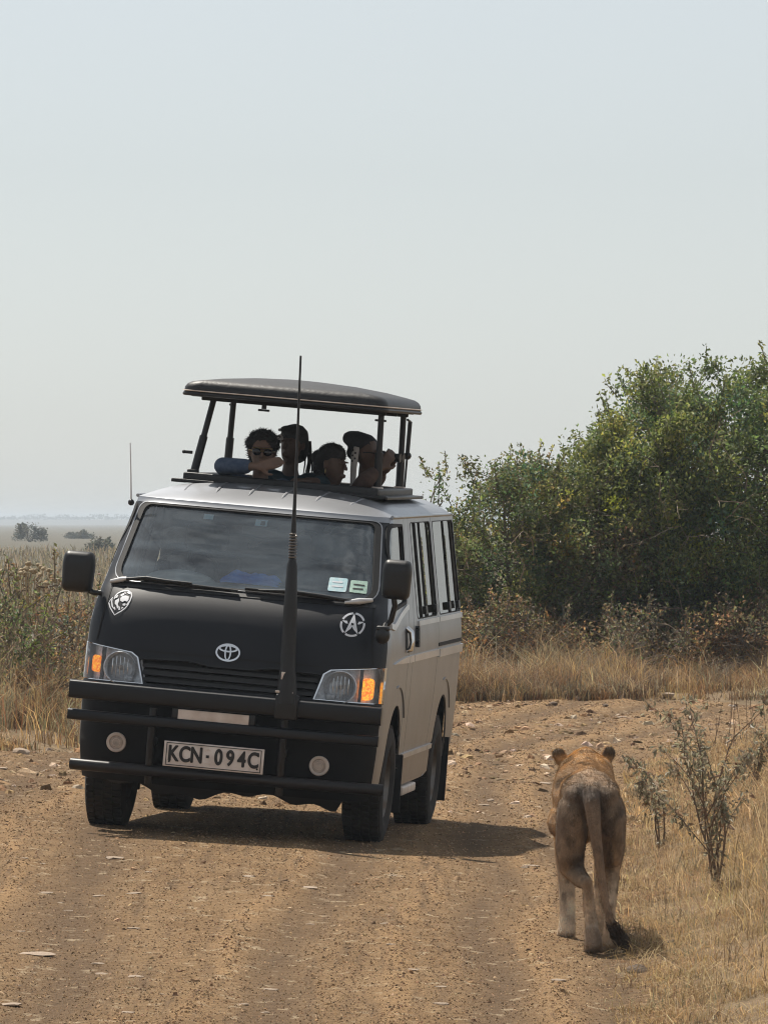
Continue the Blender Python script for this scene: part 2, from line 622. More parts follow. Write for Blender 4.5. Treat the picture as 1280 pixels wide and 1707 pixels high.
def lines_val(x, y, T):
    t = np.zeros_like(x)
    for ys, xs, w in T:
        wob = 0.05 * np.sin(y * 0.7 + w * 90) + 0.10 * (fbm(y * 0.35, 0 * y + w * 50, 2, 8) - 0.5)
        t = np.maximum(t, np.exp(-((x - np.interp(y, ys, xs) - wob) / w) ** 2))
    return t
def track_val(x, y): return lines_val(x, y, TRACKS)
def ridge_val(x, y): return lines_val(x, y, RIDGES)

gx = graded(-5200, 5200, 0.25, -10, 9, 1.16)
gy = graded(-400, 6400, 0.35, 24, 84, 1.06)
ground = grid_mesh('ground', gx, gy, lambda x, y: height_fine(x, y) - 0.09 * road_mask(x, y) + 0.002, plain_m, {'scrub': lambda x, y: smooth01(90, 190, y) * 0.9 + 0 * x})
tag(ground, kind='structure')
ry = np.concatenate([np.arange(21, 28, 0.2), np.arange(28, 46, 0.05), np.arange(46, 78, 0.09)])
road = grid_mesh('dirt_road', np.arange(-6.5, 9.5, 0.05), ry, lambda x, y: height_fine(x, y) - 0.09 * (1 - road_mask(x, y)), road_m, {'track': track_val, 'ridge': ridge_val})
tag(road, kind='structure')

def gz(x, y):
    x = np.atleast_1d(np.asarray(x, float)); y = np.atleast_1d(np.asarray(y, float))
    return height_fine(x, y)
def gz1(x, y):
    return float(gz(x, y)[0])

# far rise that closes the plain
hx = np.linspace(-900, 900, 240)
def hill_h(x, y):
    t = np.clip((y - 4300) / 900, 0, 1)
    return -1.0 + t * (3.4 + 2.2 * fbm(x / 220.0, y / 900.0, 3, 77)) 
hills = grid_mesh('hills', np.concatenate([[-5000, -3000, -1800, -1300], hx, [1300, 1800, 3000, 5000]]), np.linspace(4250, 6200, 14), hill_h, plain_m, {'scrub': lambda x, y: 0 * x + 0.9})
tag(hills, kind='structure')
# ------------------------------------------------------------------ safari van
black_p = dusty('black_paint', (0.003, 0.0045, 0.0095), 0.52, 0.0, 0.0, (0.30, 0.21, 0.14), 0.05, base=0.0, zlo=0.15, zhi=0.6, spec=0.42)
silver_p = dusty('silver_paint', (0.35, 0.365, 0.39), 0.40, 0.80, 0.15, (0.32, 0.24, 0.18), 0.34, base=0.02)
trim_p = dusty('light_trim', (0.72, 0.73, 0.74), 0.35, 0.2, 0.3, (0.38, 0.27, 0.19), 0.3, base=0.06)
rubber_m = mat('rubber', (0.007, 0.007, 0.008), 0.75, var=0.3, scale=30)
plastic_m = mat('black_plastic', (0.007, 0.0075, 0.009), 0.45, var=0.2, scale=40, bump=0.05, bscale=300)
satin_m = dusty('black_steel', (0.004, 0.005, 0.008), 0.36, 0.0, 0.0, (0.28, 0.20, 0.14), 0.07, base=0.0, zlo=0.15, zhi=0.6, spec=0.4)
vinyl_m = mat('black_vinyl', (0.012, 0.0125, 0.014), 0.5, var=0.3, scale=12, bump=0.25, bscale=40)
tyre_m = mat('tyre_rubber', (0.014, 0.013, 0.012), 0.9, col2=(0.040, 0.031, 0.024), scale=7)
rim_m = mat('dull_alloy', (0.20, 0.19, 0.18), 0.45, metal=0.6, col2=(0.16, 0.12, 0.09), scale=9)
chrome_m = mat('chrome', (0.80, 0.81, 0.82), 0.16, metal=1.0, var=0.1, scale=8)
reflector_m = mat('lamp_reflector', (0.84, 0.86, 0.90), 0.38, metal=0.25, var=0.30, scale=50)
dark_m = mat('dark_interior', (0.018, 0.018, 0.018), 0.9, var=0.3, scale=10)
seat_m = mat('grey_seat_cloth', (0.10, 0.105, 0.11), 0.95, var=0.35, scale=25)
dash_m = mat('grey_dash', (0.42, 0.46, 0.46), 0.7, var=0.2, scale=14)
white_m = mat('white_decal', (0.80, 0.82, 0.86), 0.5, var=0.12, scale=25)
ink_m = mat('plate_ink', (0.02, 0.018, 0.017), 0.6, var=0.2, scale=60)
plate_m = mat('plate_face', (0.78, 0.71, 0.66), 0.5, col2=(0.62, 0.53, 0.48), scale=14)
strip_m = mat('pale_metal_strip', (0.74, 0.65, 0.58), 0.45, col2=(0.58, 0.48, 0.41), scale=10)
blue_m = mat('blue_cloth', (0.05, 0.26, 0.88), 0.9, col2=(0.025, 0.13, 0.62), scale=14, bump=0.6, bscale=20)
wind_g = glass_mat('windscreen_glass', (0.90, 0.94, 0.95), dust=0.20, dcol=(0.42, 0.52, 0.60), stretch=(0.5, 0.8, 1.8), dscale=2.2, warp=0.8, refl=2.6)  # bluish streaks in the dust film also paint in reflected cloud
side_g = glass_mat('tinted_glass', (0.05, 0.055, 0.055), dust=0.05, dcol=(0.36, 0.3, 0.25), refl=1.1)
lens_g = glass_mat('lamp_lens', (0.93, 0.95, 0.96), dust=0.26, dcol=(0.62, 0.62, 0.64), dscale=12)
def amber(name, strength):
    """Lit indicator bulb behind a ribbed amber lens: bright core, deeper orange rim of each rib."""
    m = mat(name, (0.8, 0.26, 0.02), 0.3)
    nt = m.node_tree; b = nt.nodes['Principled BSDF']
    tc = nt.nodes.new('ShaderNodeTexCoord'); v = nt.nodes.new('ShaderNodeTexVoronoi'); v.inputs['Scale'].default_value = 85
    nt.links.new(tc.outputs['Object'], v.inputs['Vector'])
    cr = nt.nodes.new('ShaderNodeValToRGB')
    cr.color_ramp.elements[0].position = 0.15; cr.color_ramp.elements[0].color = (1.0, 0.52, 0.03, 1)
    cr.color_ramp.elements[1].position = 0.75; cr.color_ramp.elements[1].color = (0.75, 0.12, 0.004, 1)
    nt.links.new(v.outputs['Distance'], cr.inputs[0])
    nt.links.new(cr.outputs[0], b.inputs['Emission Color'])
    b.inputs['Emission Strength'].default_value = strength
    return m
amber_m = amber('amber_lamp', 1.25)
amber_dim = amber('amber_lamp_dim', 0.85)
fog_m = mat('fog_glass', (0.62, 0.52, 0.45), 0.25, var=0.3, scale=40)
sticker_b = mat('pale_blue_sticker', (0.42, 0.66, 0.72), 0.6, col2=(0.62, 0.76, 0.78), scale=60)
sticker_g = mat('pale_green_sticker', (0.50, 0.68, 0.58), 0.6, col2=(0.34, 0.52, 0.44), scale=60)

VAN_T = Vector((-1.0086, 42.1134, 0.0609))
VAN_R = Euler((R(0.4), R(5.0), R(-6.2)), 'XYZ')
van = empty('safari_van', VAN_T, VAN_R)
tag(van, 'black fronted silver safari van with a raised pop-up roof and bull bar', 'van')
VAN_M = Matrix.Translation(VAN_T) @ VAN_R.to_matrix().to_4x4()
VAN_I = VAN_M.inverted()

def table(xs, ys, soft=0.03):
    X = np.linspace(xs[0] - 0.3, xs[-1] + 0.3, 900)
    Y = np.interp(X, xs, ys)
    k = int(max(1, soft / (X[1] - X[0])))
    ker = np.hanning(2 * k + 3); ker /= ker.sum()
    Ys = np.convolve(np.pad(Y, k + 1, mode='edge'), ker, mode='valid')
    return lambda v: np.interp(v, X, Ys)

fz = table([0.15, 0.30, 0.42, 0.60, 0.80, 0.86, 1.04, 1.15, 1.23, 1.31, 1.37, 1.425, 1.93], [0.10, 0.05, 0.03, 0.03, 0.045, 0.06, 0.085, 0.112, 0.145, 0.195, 0.25, 0.32, 0.86], 0.05)
wz = table([0.15, 0.30, 0.50, 0.80, 1.15, 1.28, 1.93], [0.86, 0.89, 0.908, 0.915, 0.915, 0.899, 0.783], 0.06)
cz = lambda z: np.interp(z, [0.3, 1.1, 1.5, 1.93], [0.40, 0.40, 0.36, 0.34])
NS = 3.2
TE = 0.985
REAR = 4.88

def fmap(x, z):
    x = np.asarray(x, float); z = np.asarray(z, float)
    t = np.clip(np.abs(x) / wz(z), 0, 0.9999)
    return np.stack([x, fz(z) + cz(z) * (1 - (1 - t ** NS) ** (1 / NS)), z], -1)

def yedge(z):
    return fz(z) + cz(z) * (1 - (1 - TE ** NS) ** (1 / NS))

def smap(sgn):
    def f(y, z):
        y = np.asarray(y, float); z = np.asarray(z, float)
        q = np.clip((y - fz(z)) / cz(z), 0.0, 1.0)
        t = (1 - (1 - q) ** NS) ** (1 / NS)
        r = np.clip((y - (REAR - 0.16)) / 0.165, 0, 1)
        t = t * (0.86 + 0.14 * (1 - r ** 2.6) ** (1 / 2.6))
        return np.stack([sgn * wz(z) * t, y, z], -1)
    return f

def normals(mp, a, b, outward):
    e = 0.004
    d1 = mp(a + e, b) - mp(a - e, b)
    d2 = mp(a, b + e) - mp(a, b - e)
    n = np.cross(d1, d2)
    n /= np.linalg.norm(n, axis=-1, keepdims=True) + 1e-12
    s = np.sign((n * outward).sum(-1, keepdims=True)); s[s == 0] = 1
    return n * s

def inside(poly, P):
    poly = np.asarray(poly); x, y = P[:, 0], P[:, 1]
    r = np.zeros(len(P), bool)
    j = len(poly) - 1
    for i in range(len(poly)):
        xi, yi = poly[i]; xj, yj = poly[j]
        c = ((yi > y) != (yj > y)) & (x < (xj - xi) * (y - yi) / (yj - yi + 1e-15) + xi)
        r ^= c
        j = i
    return r

def densify(poly, step):
    out = []
    n = len(poly)
    for i in range(n):
        a = np.array(poly[i], float); b = np.array(poly[(i + 1) % n], float)
        k = max(1, int(math.ceil(np.linalg.norm(b - a) / step)))
        for q in range(k):
            out.append(tuple(a + (b - a) * q / k))
    return out

def rounded(poly, r, seg=5):
    """Round the corners of a polygon with radius r (number or per corner list)."""
    n = len(poly); out = []
    rs = r if hasattr(r, '__len__') else [r] * n
    for i in range(n):
        p = Vector(poly[i]); a = Vector(poly[i - 1]); b = Vector(poly[(i + 1) % n])
        da = (a - p); db = (b - p)
        q = min(rs[i], da.length * 0.45, db.length * 0.45)
        if q < 1e-4:
            out.append(tuple(p)); continue
        s = p + da.normalized() * q; e = p + db.normalized() * q
        for k in range(seg + 1):
            t = k / seg
            v = (1 - t) ** 2 * s + 2 * t * (1 - t) * p + t * t * e
            out.append(tuple(v))
    return out

def patch(name, outer, mp, outward, m, parent, off=0.0, holes=(), step=0.06, skirt=0.0):
    """A piece of bodywork: polygon in panel coordinates laid on the body surface, lifted by off, edges turned in by skirt."""
    loops = [densify(outer, step)] + [densify(h, step) for h in holes]
    pts = []; edges = []
    for L in loops:
        s = len(pts); pts += L
        edges += [(s + i, s + (i + 1) % len(L)) for i in range(len(L))]
    B = np.array(pts)
    lo, hi = B.min(0), B.max(0)
    gx_, gy_ = np.meshgrid(np.arange(lo[0] + step * .5, hi[0], step), np.arange(lo[1] + step * .5, hi[1], step))
    G = np.stack([gx_.ravel(), gy_.ravel()], -1)
    if len(G):
        k = inside(loops[0], G)
        for h in loops[1:]: k &= ~inside(h, G)
        G = G[k]
        if len(G):
            d = np.sqrt(((G[:, None, :] - B[None]) ** 2).sum(-1)).min(1)
            G = G[d > step * 0.35]
        pts += [tuple(g) for g in G]
    r = delaunay_2d_cdt([Vector(p) for p in pts], edges, [], 0, 1e-6)
    V2 = np.array([tuple(v) for v in r[0]])
    T = np.array([f for f in r[2] if len(f) == 3])
    C = V2[T].mean(1)
    k = inside(loops[0], C)
    for h in loops[1:]: k &= ~inside(h, C)
    T = T[k]
    outward = np.asarray(outward, float)
    N = normals(mp, V2[:, 0], V2[:, 1], outward)
    P = mp(V2[:, 0], V2[:, 1]) + N * off
    fn = np.cross(P[T[:, 1]] - P[T[:, 0]], P[T[:, 2]] - P[T[:, 0]])
    flip = (fn * N[T].mean(1)).sum(-1) < 0
    T[flip] = T[flip][:, ::-1]
    nv = len(P)
    verts = [tuple(p) for p in P]; faces = [tuple(int(i) for i in t) for t in T]
    nrm = [tuple(n) for n in N]
    if skirt > 0:
        cnt = {}
        for t in faces:
            for a, b in ((t[0], t[1]), (t[1], t[2]), (t[2], t[0])):
                cnt[(a, b)] = 1
        bd = [(a, b) for (a, b) in cnt if (b, a) not in cnt]
        low = {}
        for a, b in bd:
            for v in (a, b):
                if v not in low:
                    low[v] = len(verts); verts.append(tuple(P[v] - N[v] * skirt)); nrm.append(tuple(N[v]))
        for a, b in bd:
            faces.append((b, a, low[a], low[b]))
    me = bpy.data.meshes.new(name)
    me.from_pydata(verts, [], faces)
    me.polygons.foreach_set('use_smooth', [True] * len(faces))
    me.update()
    if skirt <= 0:
        me.normals_split_custom_set_from_vertices(nrm)
    else:
        me.set_sharp_from_angle(angle=R(50))
    me.materials.append(m)
    return link(bpy.data.objects.new(name, me), parent)

FRONT = (0, -1, 0.0)
def fpatch(name, poly, m, parent, **k):
    return patch(name, poly, fmap, FRONT, m, parent, **k)

def xmax(z):
    return TE * float(wz(z))

def tpoly(zs, half=TE):           # outline running up the right edge and down the left at t = half
    return [(half * float(wz(z)), z) for z in zs] + [(-half * float(wz(z)), z) for z in reversed(zs)]

# ---- front: lower shell (bumper, bonnet) with lamp and grille openings
def lamp_poly(s):
    p = [(0.515, 0.832), (0.560, 0.985), (0.60, 1.012)] + [(TE * float(wz(z)), z) for z in (1.045, 0.94, 0.828)]
    return [(s * x, z) for x, z in p]
lampR, lampL = lamp_poly(1), lamp_poly(-1)
grille_p = rounded([(-0.50, 0.835), (0.50, 0.835), (0.545, 0.975), (0.24, 0.985), (0.12, 0.965), (-0.12, 0.965), (-0.24, 0.985), (-0.545, 0.975)], 0.02, 3)
bumper_m = mat('bumper_plastic', (0.0035, 0.004, 0.0055), 0.62, var=0.3, scale=8, spec=0.22)
fpatch('bumper', tpoly(list(np.linspace(0.24, 0.808, 12))), bumper_m, van, step=0.05, skirt=0.02)
zz = list(np.linspace(0.814, 1.415, 16))
front = fpatch('front_panel', tpoly(zz), black_p, van, holes=[lampR, lampL, grille_p], step=0.05)
up = list(np.linspace(1.415, 1.90, 12))
ws = rounded([(-0.795, 1.428), (0.795, 1.428), (0.722, 1.895), (-0.722, 1.895)], [0.10, 0.10, 0.05, 0.05], 6)
fpatch('windscreen_surround', tpoly(up), black_p, van, holes=[ws], step=0.05)
fpatch('roof_header', tpoly([1.90, 1.915, 1.932]), silver_p, van, step=0.03)
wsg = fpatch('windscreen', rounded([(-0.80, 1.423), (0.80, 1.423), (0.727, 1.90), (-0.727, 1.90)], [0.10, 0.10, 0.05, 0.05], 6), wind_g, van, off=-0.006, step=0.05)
def ring(poly, d):
    c = np.mean(np.array(poly), 0)
    return [tuple(c + (np.array(p) - c) * (1 + d / np.linalg.norm(np.array(p) - c))) for p in poly]
fpatch('windscreen_gasket', ring(ws, 0.012), rubber_m, van, off=0.006, holes=[ring(ws, -0.022)], step=0.04, skirt=0.012)
fpatch('windscreen_trim', ring(ws, 0.017), silver_p, van, off=0.008, holes=[ring(ws, 0.011)], step=0.04, skirt=0.01)
# bonnet shut lines
for s in (1, -1):
    fpatch('bonnet_seam', [(s * 0.785, 1.40), (s * 0.795, 1.40), (s * 0.838, 1.06), (s * 0.828, 1.06)], rubber_m, van, off=0.002, step=0.08)
fpatch('bonnet_seam', [(-0.55, 1.022), (0.55, 1.022), (0.55, 1.030), (0.25, 1.034), (-0.25, 1.034), (-0.55, 1.030)], rubber_m, van, off=0.002, step=0.05)

# ---- grille
fpatch('grille_recess', ring(grille_p, 0.03), rubber_m, van, off=-0.055, step=0.06)
for zc, h, ln in ((0.945, 0.022, 0.53), (0.905, 0.028, 0.525), (0.862, 0.022, 0.515)):
    fpatch('grille_slat', rounded([(-ln, zc - h / 2), (ln, zc - h / 2), (ln, zc + h / 2), (-ln, zc + h / 2)], 0.006, 2), plastic_m, van, off=-0.012, step=0.06, skirt=0.03)
fpatch('grille_lip', rounded([(-0.545, 0.978), (-0.24, 0.988), (-0.12, 0.968), (0.12, 0.968), (0.24, 0.988), (0.545, 0.978), (0.55, 0.990), (0.24, 1.001), (0.12, 0.981), (-0.12, 0.981), (-0.24, 1.001), (-0.55, 0.990)], 0.003, 2), satin_m, van, off=0.010, step=0.05, skirt=0.02)

# ---- headlamps
for s in (1, -1):
    lp = lampR if s > 0 else lampL
    hl = fpatch('headlamp', ring(lp, -0.004), lens_g, van, off=0.008, step=0.035)
    fpatch('housing', ring(lp, 0.012), reflector_m, hl, off=-0.05, step=0.05)
    # round bowl with fluted reflector
    cx_, cz_ = s * 0.665, 0.915
    y0 = float(fmap(cx_, cz_)[1])
    mb = MB()
    mb.lathe([(0.0, 0.088), (0.012, 0.084), (0.040, 0.070), (0.058, 0.035), (0.062, 0.0005)], (cx_, y0 - 0.004, cz_), 'y', 40)
    mb.lathe([(-0.002, 0.098), (-0.006, 0.094), (0.002, 0.087), (0.010, 0.087)], (cx_, y0 - 0.003, cz_), 'y', 40)
    mb.build('reflector_bowl', reflector_m, hl)
    mb = MB()
    for k in range(-6, 7):
        hh = math.sqrt(max(0.0, 0.076 ** 2 - (k * 0.0125) ** 2))
        if k % 2 == 0 and hh > 0.02:
            mb.box((cx_ + k * 0.0115, y0 + 0.010, cz_), (0.005, 0.008, hh * 1.8), bev=0.0015)
    mb.build('flute', chrome_m, hl)
    MB().sph((cx_, y0 + 0.028, cz_), (0.016, 0.02, 0.016), 14).build('bulb', fog_m, hl)
    MB().box((cx_ - s * 0.055, y0 + 0.004, cz_ - 0.062), (0.055, 0.03, 0.035), bev=0.006).sph((cx_ - s * 0.045, y0 - 0.008, cz_ - 0.062), (0.013, 0.006, 0.013), 12).build('parking_lamp', reflector_m, hl)
    # divider and indicator
    fpatch('lamp_divider', [(s * 0.782, 0.834), (s * 0.790, 0.834), (s * 0.790, 1.03), (s * 0.782, 1.03)], plastic_m, hl, off=-0.002, step=0.05, skirt=0.03)
    xa, xb = (0.797, 0.866)
    za, zb = (0.850, 0.980)
    if s < 0:
        xa, xb, za, zb = 0.812, 0.866, 0.875, 0.975
    ind = rounded([(s * xa, za), (s * xb, za), (s * xb, zb), (s * xa, zb)], 0.034, 6)
    fpatch('indicator', ind, amber_m if s > 0 else amber_dim, hl, off=-0.016, step=0.02, skirt=0.015)
    fpatch('lamp_rim', ring(lp, 0.004), chrome_m, hl, off=0.004, holes=[ring(lp, -0.006)], step=0.05, skirt=0.02)

# ---- oval maker's emblem on the bonnet
def ellipse(cx, cz, a, b, n=40, t0=0.0):
    return [(cx + a * math.cos(2 * math.pi * k / n + t0), cz + b * math.sin(2 * math.pi * k / n + t0)) for k in range(n)]
ex, ezc = -0.020, 1.060
em = fpatch('emblem', ellipse(ex, ezc, 0.074, 0.053), chrome_m, van, off=0.012, holes=[ellipse(ex, ezc, 0.0635, 0.0425)], step=0.02, skirt=0.010)
fpatch('emblem_ring', ellipse(ex, ezc, 0.021, 0.046, 30), chrome_m, em, off=0.0135, holes=[ellipse(ex, ezc - 0.001, 0.0115, 0.038, 30)], step=0.02, skirt=0.010)
fpatch('emblem_ring', ellipse(ex, ezc + 0.0215, 0.058, 0.021, 30), chrome_m, em, off=0.0145, holes=[ellipse(ex, ezc + 0.0225, 0.046, 0.0125, 30)], step=0.02, skirt=0.010)

# ---- decals on the bonnet
def band(pts, w):
    """Stroke of width w (number or list) along points, as a polygon."""
    P = [Vector(p) for p in pts]; n = len(P)
    ws_ = [w] * n if not hasattr(w, '__len__') else w
    L, Rr = [], []
    for i in range(n):
        t = (P[min(i + 1, n - 1)] - P[max(i - 1, 0)]).normalized()
        nn = Vector((-t.y, t.x)) * ws_[i] * 0.5
        L.append(tuple(P[i] + nn)); Rr.append(tuple(P[i] - nn))
    return L + Rr[::-1]

sx, sz, sr = 0.690, 1.288, 0.072
star = None
for k in range(5):                                     # broken ring
    a0 = math.pi / 2 + k * 2 * math.pi / 5 + 0.11
    a1 = a0 + 2 * math.pi / 5 - 0.22
    arc = [(sx + (sr - 0.006) * math.cos(a0 + (a1 - a0) * q / 8), sz + (sr - 0.006) * math.sin(a0 + (a1 - a0) * q / 8)) for q in range(9)]
    if star is None:
        star = fpatch('star_decal', band(arc, 0.012), white_m, van, off=0.0025, step=0.03)
    else:
        fpatch('ring_segment', band(arc, 0.012), white_m, star, off=0.0025, step=0.03)
def spoke(k, r0, r1, wb):
    a = math.pi / 2 + k * 2 * math.pi / 5
    d = Vector((math.cos(a), math.sin(a))); n = Vector((-d.y, d.x)); c = Vector((sx, sz))
    return [tuple(c + d * r1), tuple(c + d * r0 + n * wb), tuple(c + d * r0 - n * wb)]
fpatch('star_point', [(sx, sz + 0.068), (sx - 0.018, sz + 0.012), (sx - 0.040, sz - 0.056), (sx - 0.008, sz - 0.026), (sx, sz - 0.012), (sx + 0.008, sz - 0.026), (sx + 0.040, sz - 0.056), (sx + 0.018, sz + 0.012)], white_m, star, off=0.0025, step=0.03)
for s in (1, -1):
    fpatch('star_point', [(sx + s * 0.064, sz + 0.021), (sx + s * 0.034, sz + 0.020), (sx + s * 0.027, sz + 0.004), (sx + s * 0.040, sz + 0.004)], white_m, star, off=0.0025, step=0.03)
fpatch('star_mark', [(sx - 0.008, sz + 0.010), (sx + 0.008, sz + 0.006), (sx + 0.006, sz - 0.008), (sx + 0.001, sz - 0.002), (sx - 0.007, sz - 0.008)], black_p, star, off=0.004, step=0.03)

lx, lz = -0.722, 1.293
def lp(pts, k=0.0016):
    return [(lx + (p[0] - 550) / 1280 * 80 / 281 * 1.0 , lz - (p[1] - 750) / 1440 * 90 / 281 * 1.0 - 0.0 * p[0]) for p in pts]
lion_d = fpatch('lion_decal', band(lp([(250, 770), (320, 900), (400, 990), (480, 1080), (560, 1020), (650, 960), (740, 880), (810, 780), (850, 650), (865, 540), (830, 460), (740, 415), (640, 415), (540, 450), (450, 510), (400, 580), (390, 660)]), 0.0065), white_m, van, off=0.0025, step=0.03)
for poly in ([(560, 620), (610, 560), (690, 540), (790, 560), (800, 640), (770, 700), (700, 680), (640, 720), (570, 690)],       # brow and muzzle bridge
             [(650, 770), (700, 745), (750, 760), (735, 810), (670, 810)],                                                       # chin
             [(420, 700), (520, 630), (540, 700), (520, 780), (560, 860), (530, 910), (480, 820), (430, 780)],                   # mane locks
             [(560, 830), (600, 860), (620, 930), (560, 940)], [(440, 860), (480, 920), (470, 960), (420, 890)],
             [(640, 850), (700, 850), (650, 910)], [(760, 780), (800, 700), (830, 640), (825, 720), (790, 800)],
             [(540, 540), (620, 480), (650, 520), (570, 580)], [(690, 450), (790, 440), (830, 500), (760, 490)],
             [(650, 430), (690, 500), (640, 490)], [(400, 640), (440, 560), (480, 540), (470, 620)]):
    fpatch('lion_patch', lp(poly), white_m, lion_d, off=0.0025, step=0.03)
fpatch('lion_patch', band(lp([(330, 660), (330, 740), (370, 850), (430, 920)]), [0.004, 0.009, 0.008, 0.003]), white_m, lion_d, off=0.0025, step=0.03)
fpatch('lion_patch', band(lp([(260, 750), (290, 690), (340, 620)]), 0.004), white_m, lion_d, off=0.0025, step=0.03)

# ---- sides
def side_panels(s):
    mp = smap(s); outw = (s, 0, 0)
    def sp(name, poly, m, parent=van, **k):
        return patch(name, poly, mp, outw, m, parent, **k)
    def arch(cy, cz0, r, a0, a1, n=18):
        return [(cy + r * math.cos(R(a0 + (a1 - a0) * i / n)), cz0 + r * 1.03 * math.sin(R(a0 + (a1 - a0) * i / n))) for i in range(n + 1)]
    FA, RA = (1.03, 0.335), (3.86, 0.305)
    ra = 0.45
    g = 0.006
    zt = 1.93
    # front wing and door
    edge = [(float(yedge(z)), z) for z in np.linspace(zt, 0.30, 22)]
    fdoor_win = rounded([(0.66, 1.375), (1.46, 1.415), (1.60, 1.885), (1.00, 1.885), (0.84, 1.74)], [0.03, 0.05, 0.05, 0.06, 0.05], 4)
    bseam = [(1.70, zt), (1.60, 1.50), (1.50, 1.22), (1.47, 0.95), (1.45, 0.72), (1.44, 0.55)]
    door = edge + [(float(yedge(0.30)) + 0.02, 0.285)] + arch(FA[0], FA[1], ra, 187, 36) + [(p[0] - g, p[1]) for p in reversed(bseam[:5])]
    fd = sp('front_door', door, silver_p, holes=[fdoor_win], step=0.06, skirt=0.012)
    sp('window_glass', ring(fdoor_win, 0.012), side_g, fd, off=-0.010, step=0.07)
    sp('window_gasket', ring(fdoor_win, 0.012), rubber_m, fd, off=0.004, holes=[ring(fdoor_win, -0.016)], step=0.06, skirt=0.012)
    # B pillar strip and sliding door
    b2 = [(1.94, zt), (1.90, 1.60), (1.78, 1.25), (1.74, 0.95), (1.73, 0.72), (1.71, 0.475)]
    pill = [(p[0] + g, p[1]) for p in bseam[:5]] + arch(FA[0], FA[1], ra, 31, 18, 5) + [(1.60, 0.475)] + [(p[0] - g, p[1]) for p in reversed(b2)]
    sp('door_pillar', pill, silver_p, step=0.06, skirt=0.012)
    rseam = [(3.30, zt), (3.28, 1.3), (3.25, 0.95), (3.20, 0.72), (3.12, 0.56), (3.06, 0.475)]
    win1 = rounded([(2.03, 1.305), (3.22, 1.305), (3.24, 1.895), (2.06, 1.895)], 0.05, 4)
    sl = sp('sliding_door', [(p[0] + g, p[1]) for p in b2] + [(p[0] - g, p[1]) for p in reversed(rseam)], silver_p, holes=[win1], step=0.06, skirt=0.012)
    arR = arch(RA[0], RA[1], ra + 0.01, -8, 160)
    win2 = rounded([(3.38, 1.305), (4.72, 1.305), (4.70, 1.895), (3.40, 1.895)], 0.05, 4)
    qp = [(p[0] + g, p[1]) for p in rseam] + [(3.30, 0.475)] + list(reversed(arR))[:0] + [(RA[0] + (ra + .01) * math.cos(R(a)), RA[1] + (ra + .01) * 1.03 * math.sin(R(a))) for a in np.linspace(157, 6, 20)] + [(4.45, 0.42), (REAR - 0.02, 0.42)] + [(REAR - 0.005, z) for z in np.linspace(0.5, zt, 12)]
    qt = sp('rear_quarter_panel', qp, silver_p, holes=[win2], step=0.06, skirt=0.012)
    for (own, wn_, y0, y1, bar, sl0, sl1) in ((sl, win1, 2.03, 3.23, 2.33, 2.62, 2.83), (qt, win2, 3.38, 4.71, None, 4.10, 4.28)):
        sp('window_gasket', ring(wn_, 0.006), rubber_m, own, off=0.002, holes=[ring(wn_, -0.007)], step=0.07, skirt=0.012)
        sp('window_glass', [(y0 - 0.01, 1.295), (sl0, 1.295), (sl0 + 0.02, 1.905), (y0 + 0.01, 1.905)], side_g, own, off=-0.008, step=0.08)
        sp('window_glass', [(sl1, 1.295), (y1 + 0.01, 1.295), (y1 + 0.01, 1.905), (sl1 + 0.02, 1.905)], side_g, own, off=-0.014, step=0.08)
        sp('sliding_pane_frame', [(sl0 - 0.012, 1.30), (sl0, 1.30), (sl0 + 0.02, 1.90), (sl0 + 0.008, 1.90)], plastic_m, own, off=0.0, step=0.08, skirt=0.01)
        sp('sliding_pane_head', [(sl0 + 0.02, 1.80), (sl1 + 0.02, 1.80), (sl1 + 0.02, 1.90), (sl0 + 0.02, 1.90)], side_g, own, off=-0.010, step=0.06)
        if bar:
            sp('window_bar', [(bar - 0.012, 1.30), (bar + 0.012, 1.30), (bar + 0.03, 1.90), (bar + 0.006, 1.90)], plastic_m, own, off=0.002, step=0.08, skirt=0.01)
        for yy in (sl0 - 0.14, sl1 + 0.28):
            sp('window_latch', rounded([(yy - 0.05, 1.325), (yy + 0.05, 1.325), (yy + 0.05, 1.375), (yy - 0.05, 1.375)], 0.012, 2), plastic_m, own, off=0.016, step=0.05, skirt=0.02)
    # pale belt mouldings
    sp('belt_moulding', rounded([(2.02, 1.262), (3.255, 1.262), (3.255, 1.292), (2.02, 1.292)], 0.004, 2), trim_p, sl, off=0.012, step=0.08, skirt=0.02)
    sp('belt_moulding', rounded([(3.285, 1.262), (4.80, 1.262), (4.80, 1.292), (3.285, 1.292)], 0.004, 2), trim_p, qt, off=0.012, step=0.08, skirt=0.02)
    sp('belt_moulding', [(0.47, 1.275), (0.62, 1.262), (1.02, 1.325), (1.42, 1.372), (1.485, 1.372), (1.495, 1.402), (1.40, 1.402), (1.00, 1.358), (0.62, 1.300), (0.47, 1.305)], trim_p, fd, off=0.012, step=0.06, skirt=0.02)
    sp('side_moulding', [(0.62, 1.060), (1.46, 1.048), (1.46, 1.090), (1.0, 1.082)], trim_p, fd, off=0.013, step=0.08, skirt=0.02)
    sp('side_moulding', [(1.485, 1.048), (1.73, 1.048), (1.73, 1.090), (1.485, 1.090)], trim_p, van, off=0.013, step=0.08, skirt=0.02)
    sp('side_moulding', [(1.755, 1.048), (3.235, 1.048), (3.235, 1.090), (1.755, 1.090)], trim_p, sl, off=0.013, step=0.08, skirt=0.02)
    sp('side_moulding', [(3.27, 1.038), (4.80, 1.038), (4.80, 1.090), (3.27, 1.090)], trim_p, qt, off=0.016, step=0.08, skirt=0.025)
    sp('slide_track', [(3.27, 1.105), (4.72, 1.105), (4.72, 1.128), (3.27, 1.128)], rubber_m, qt, off=0.004, step=0.08, skirt=0.006)
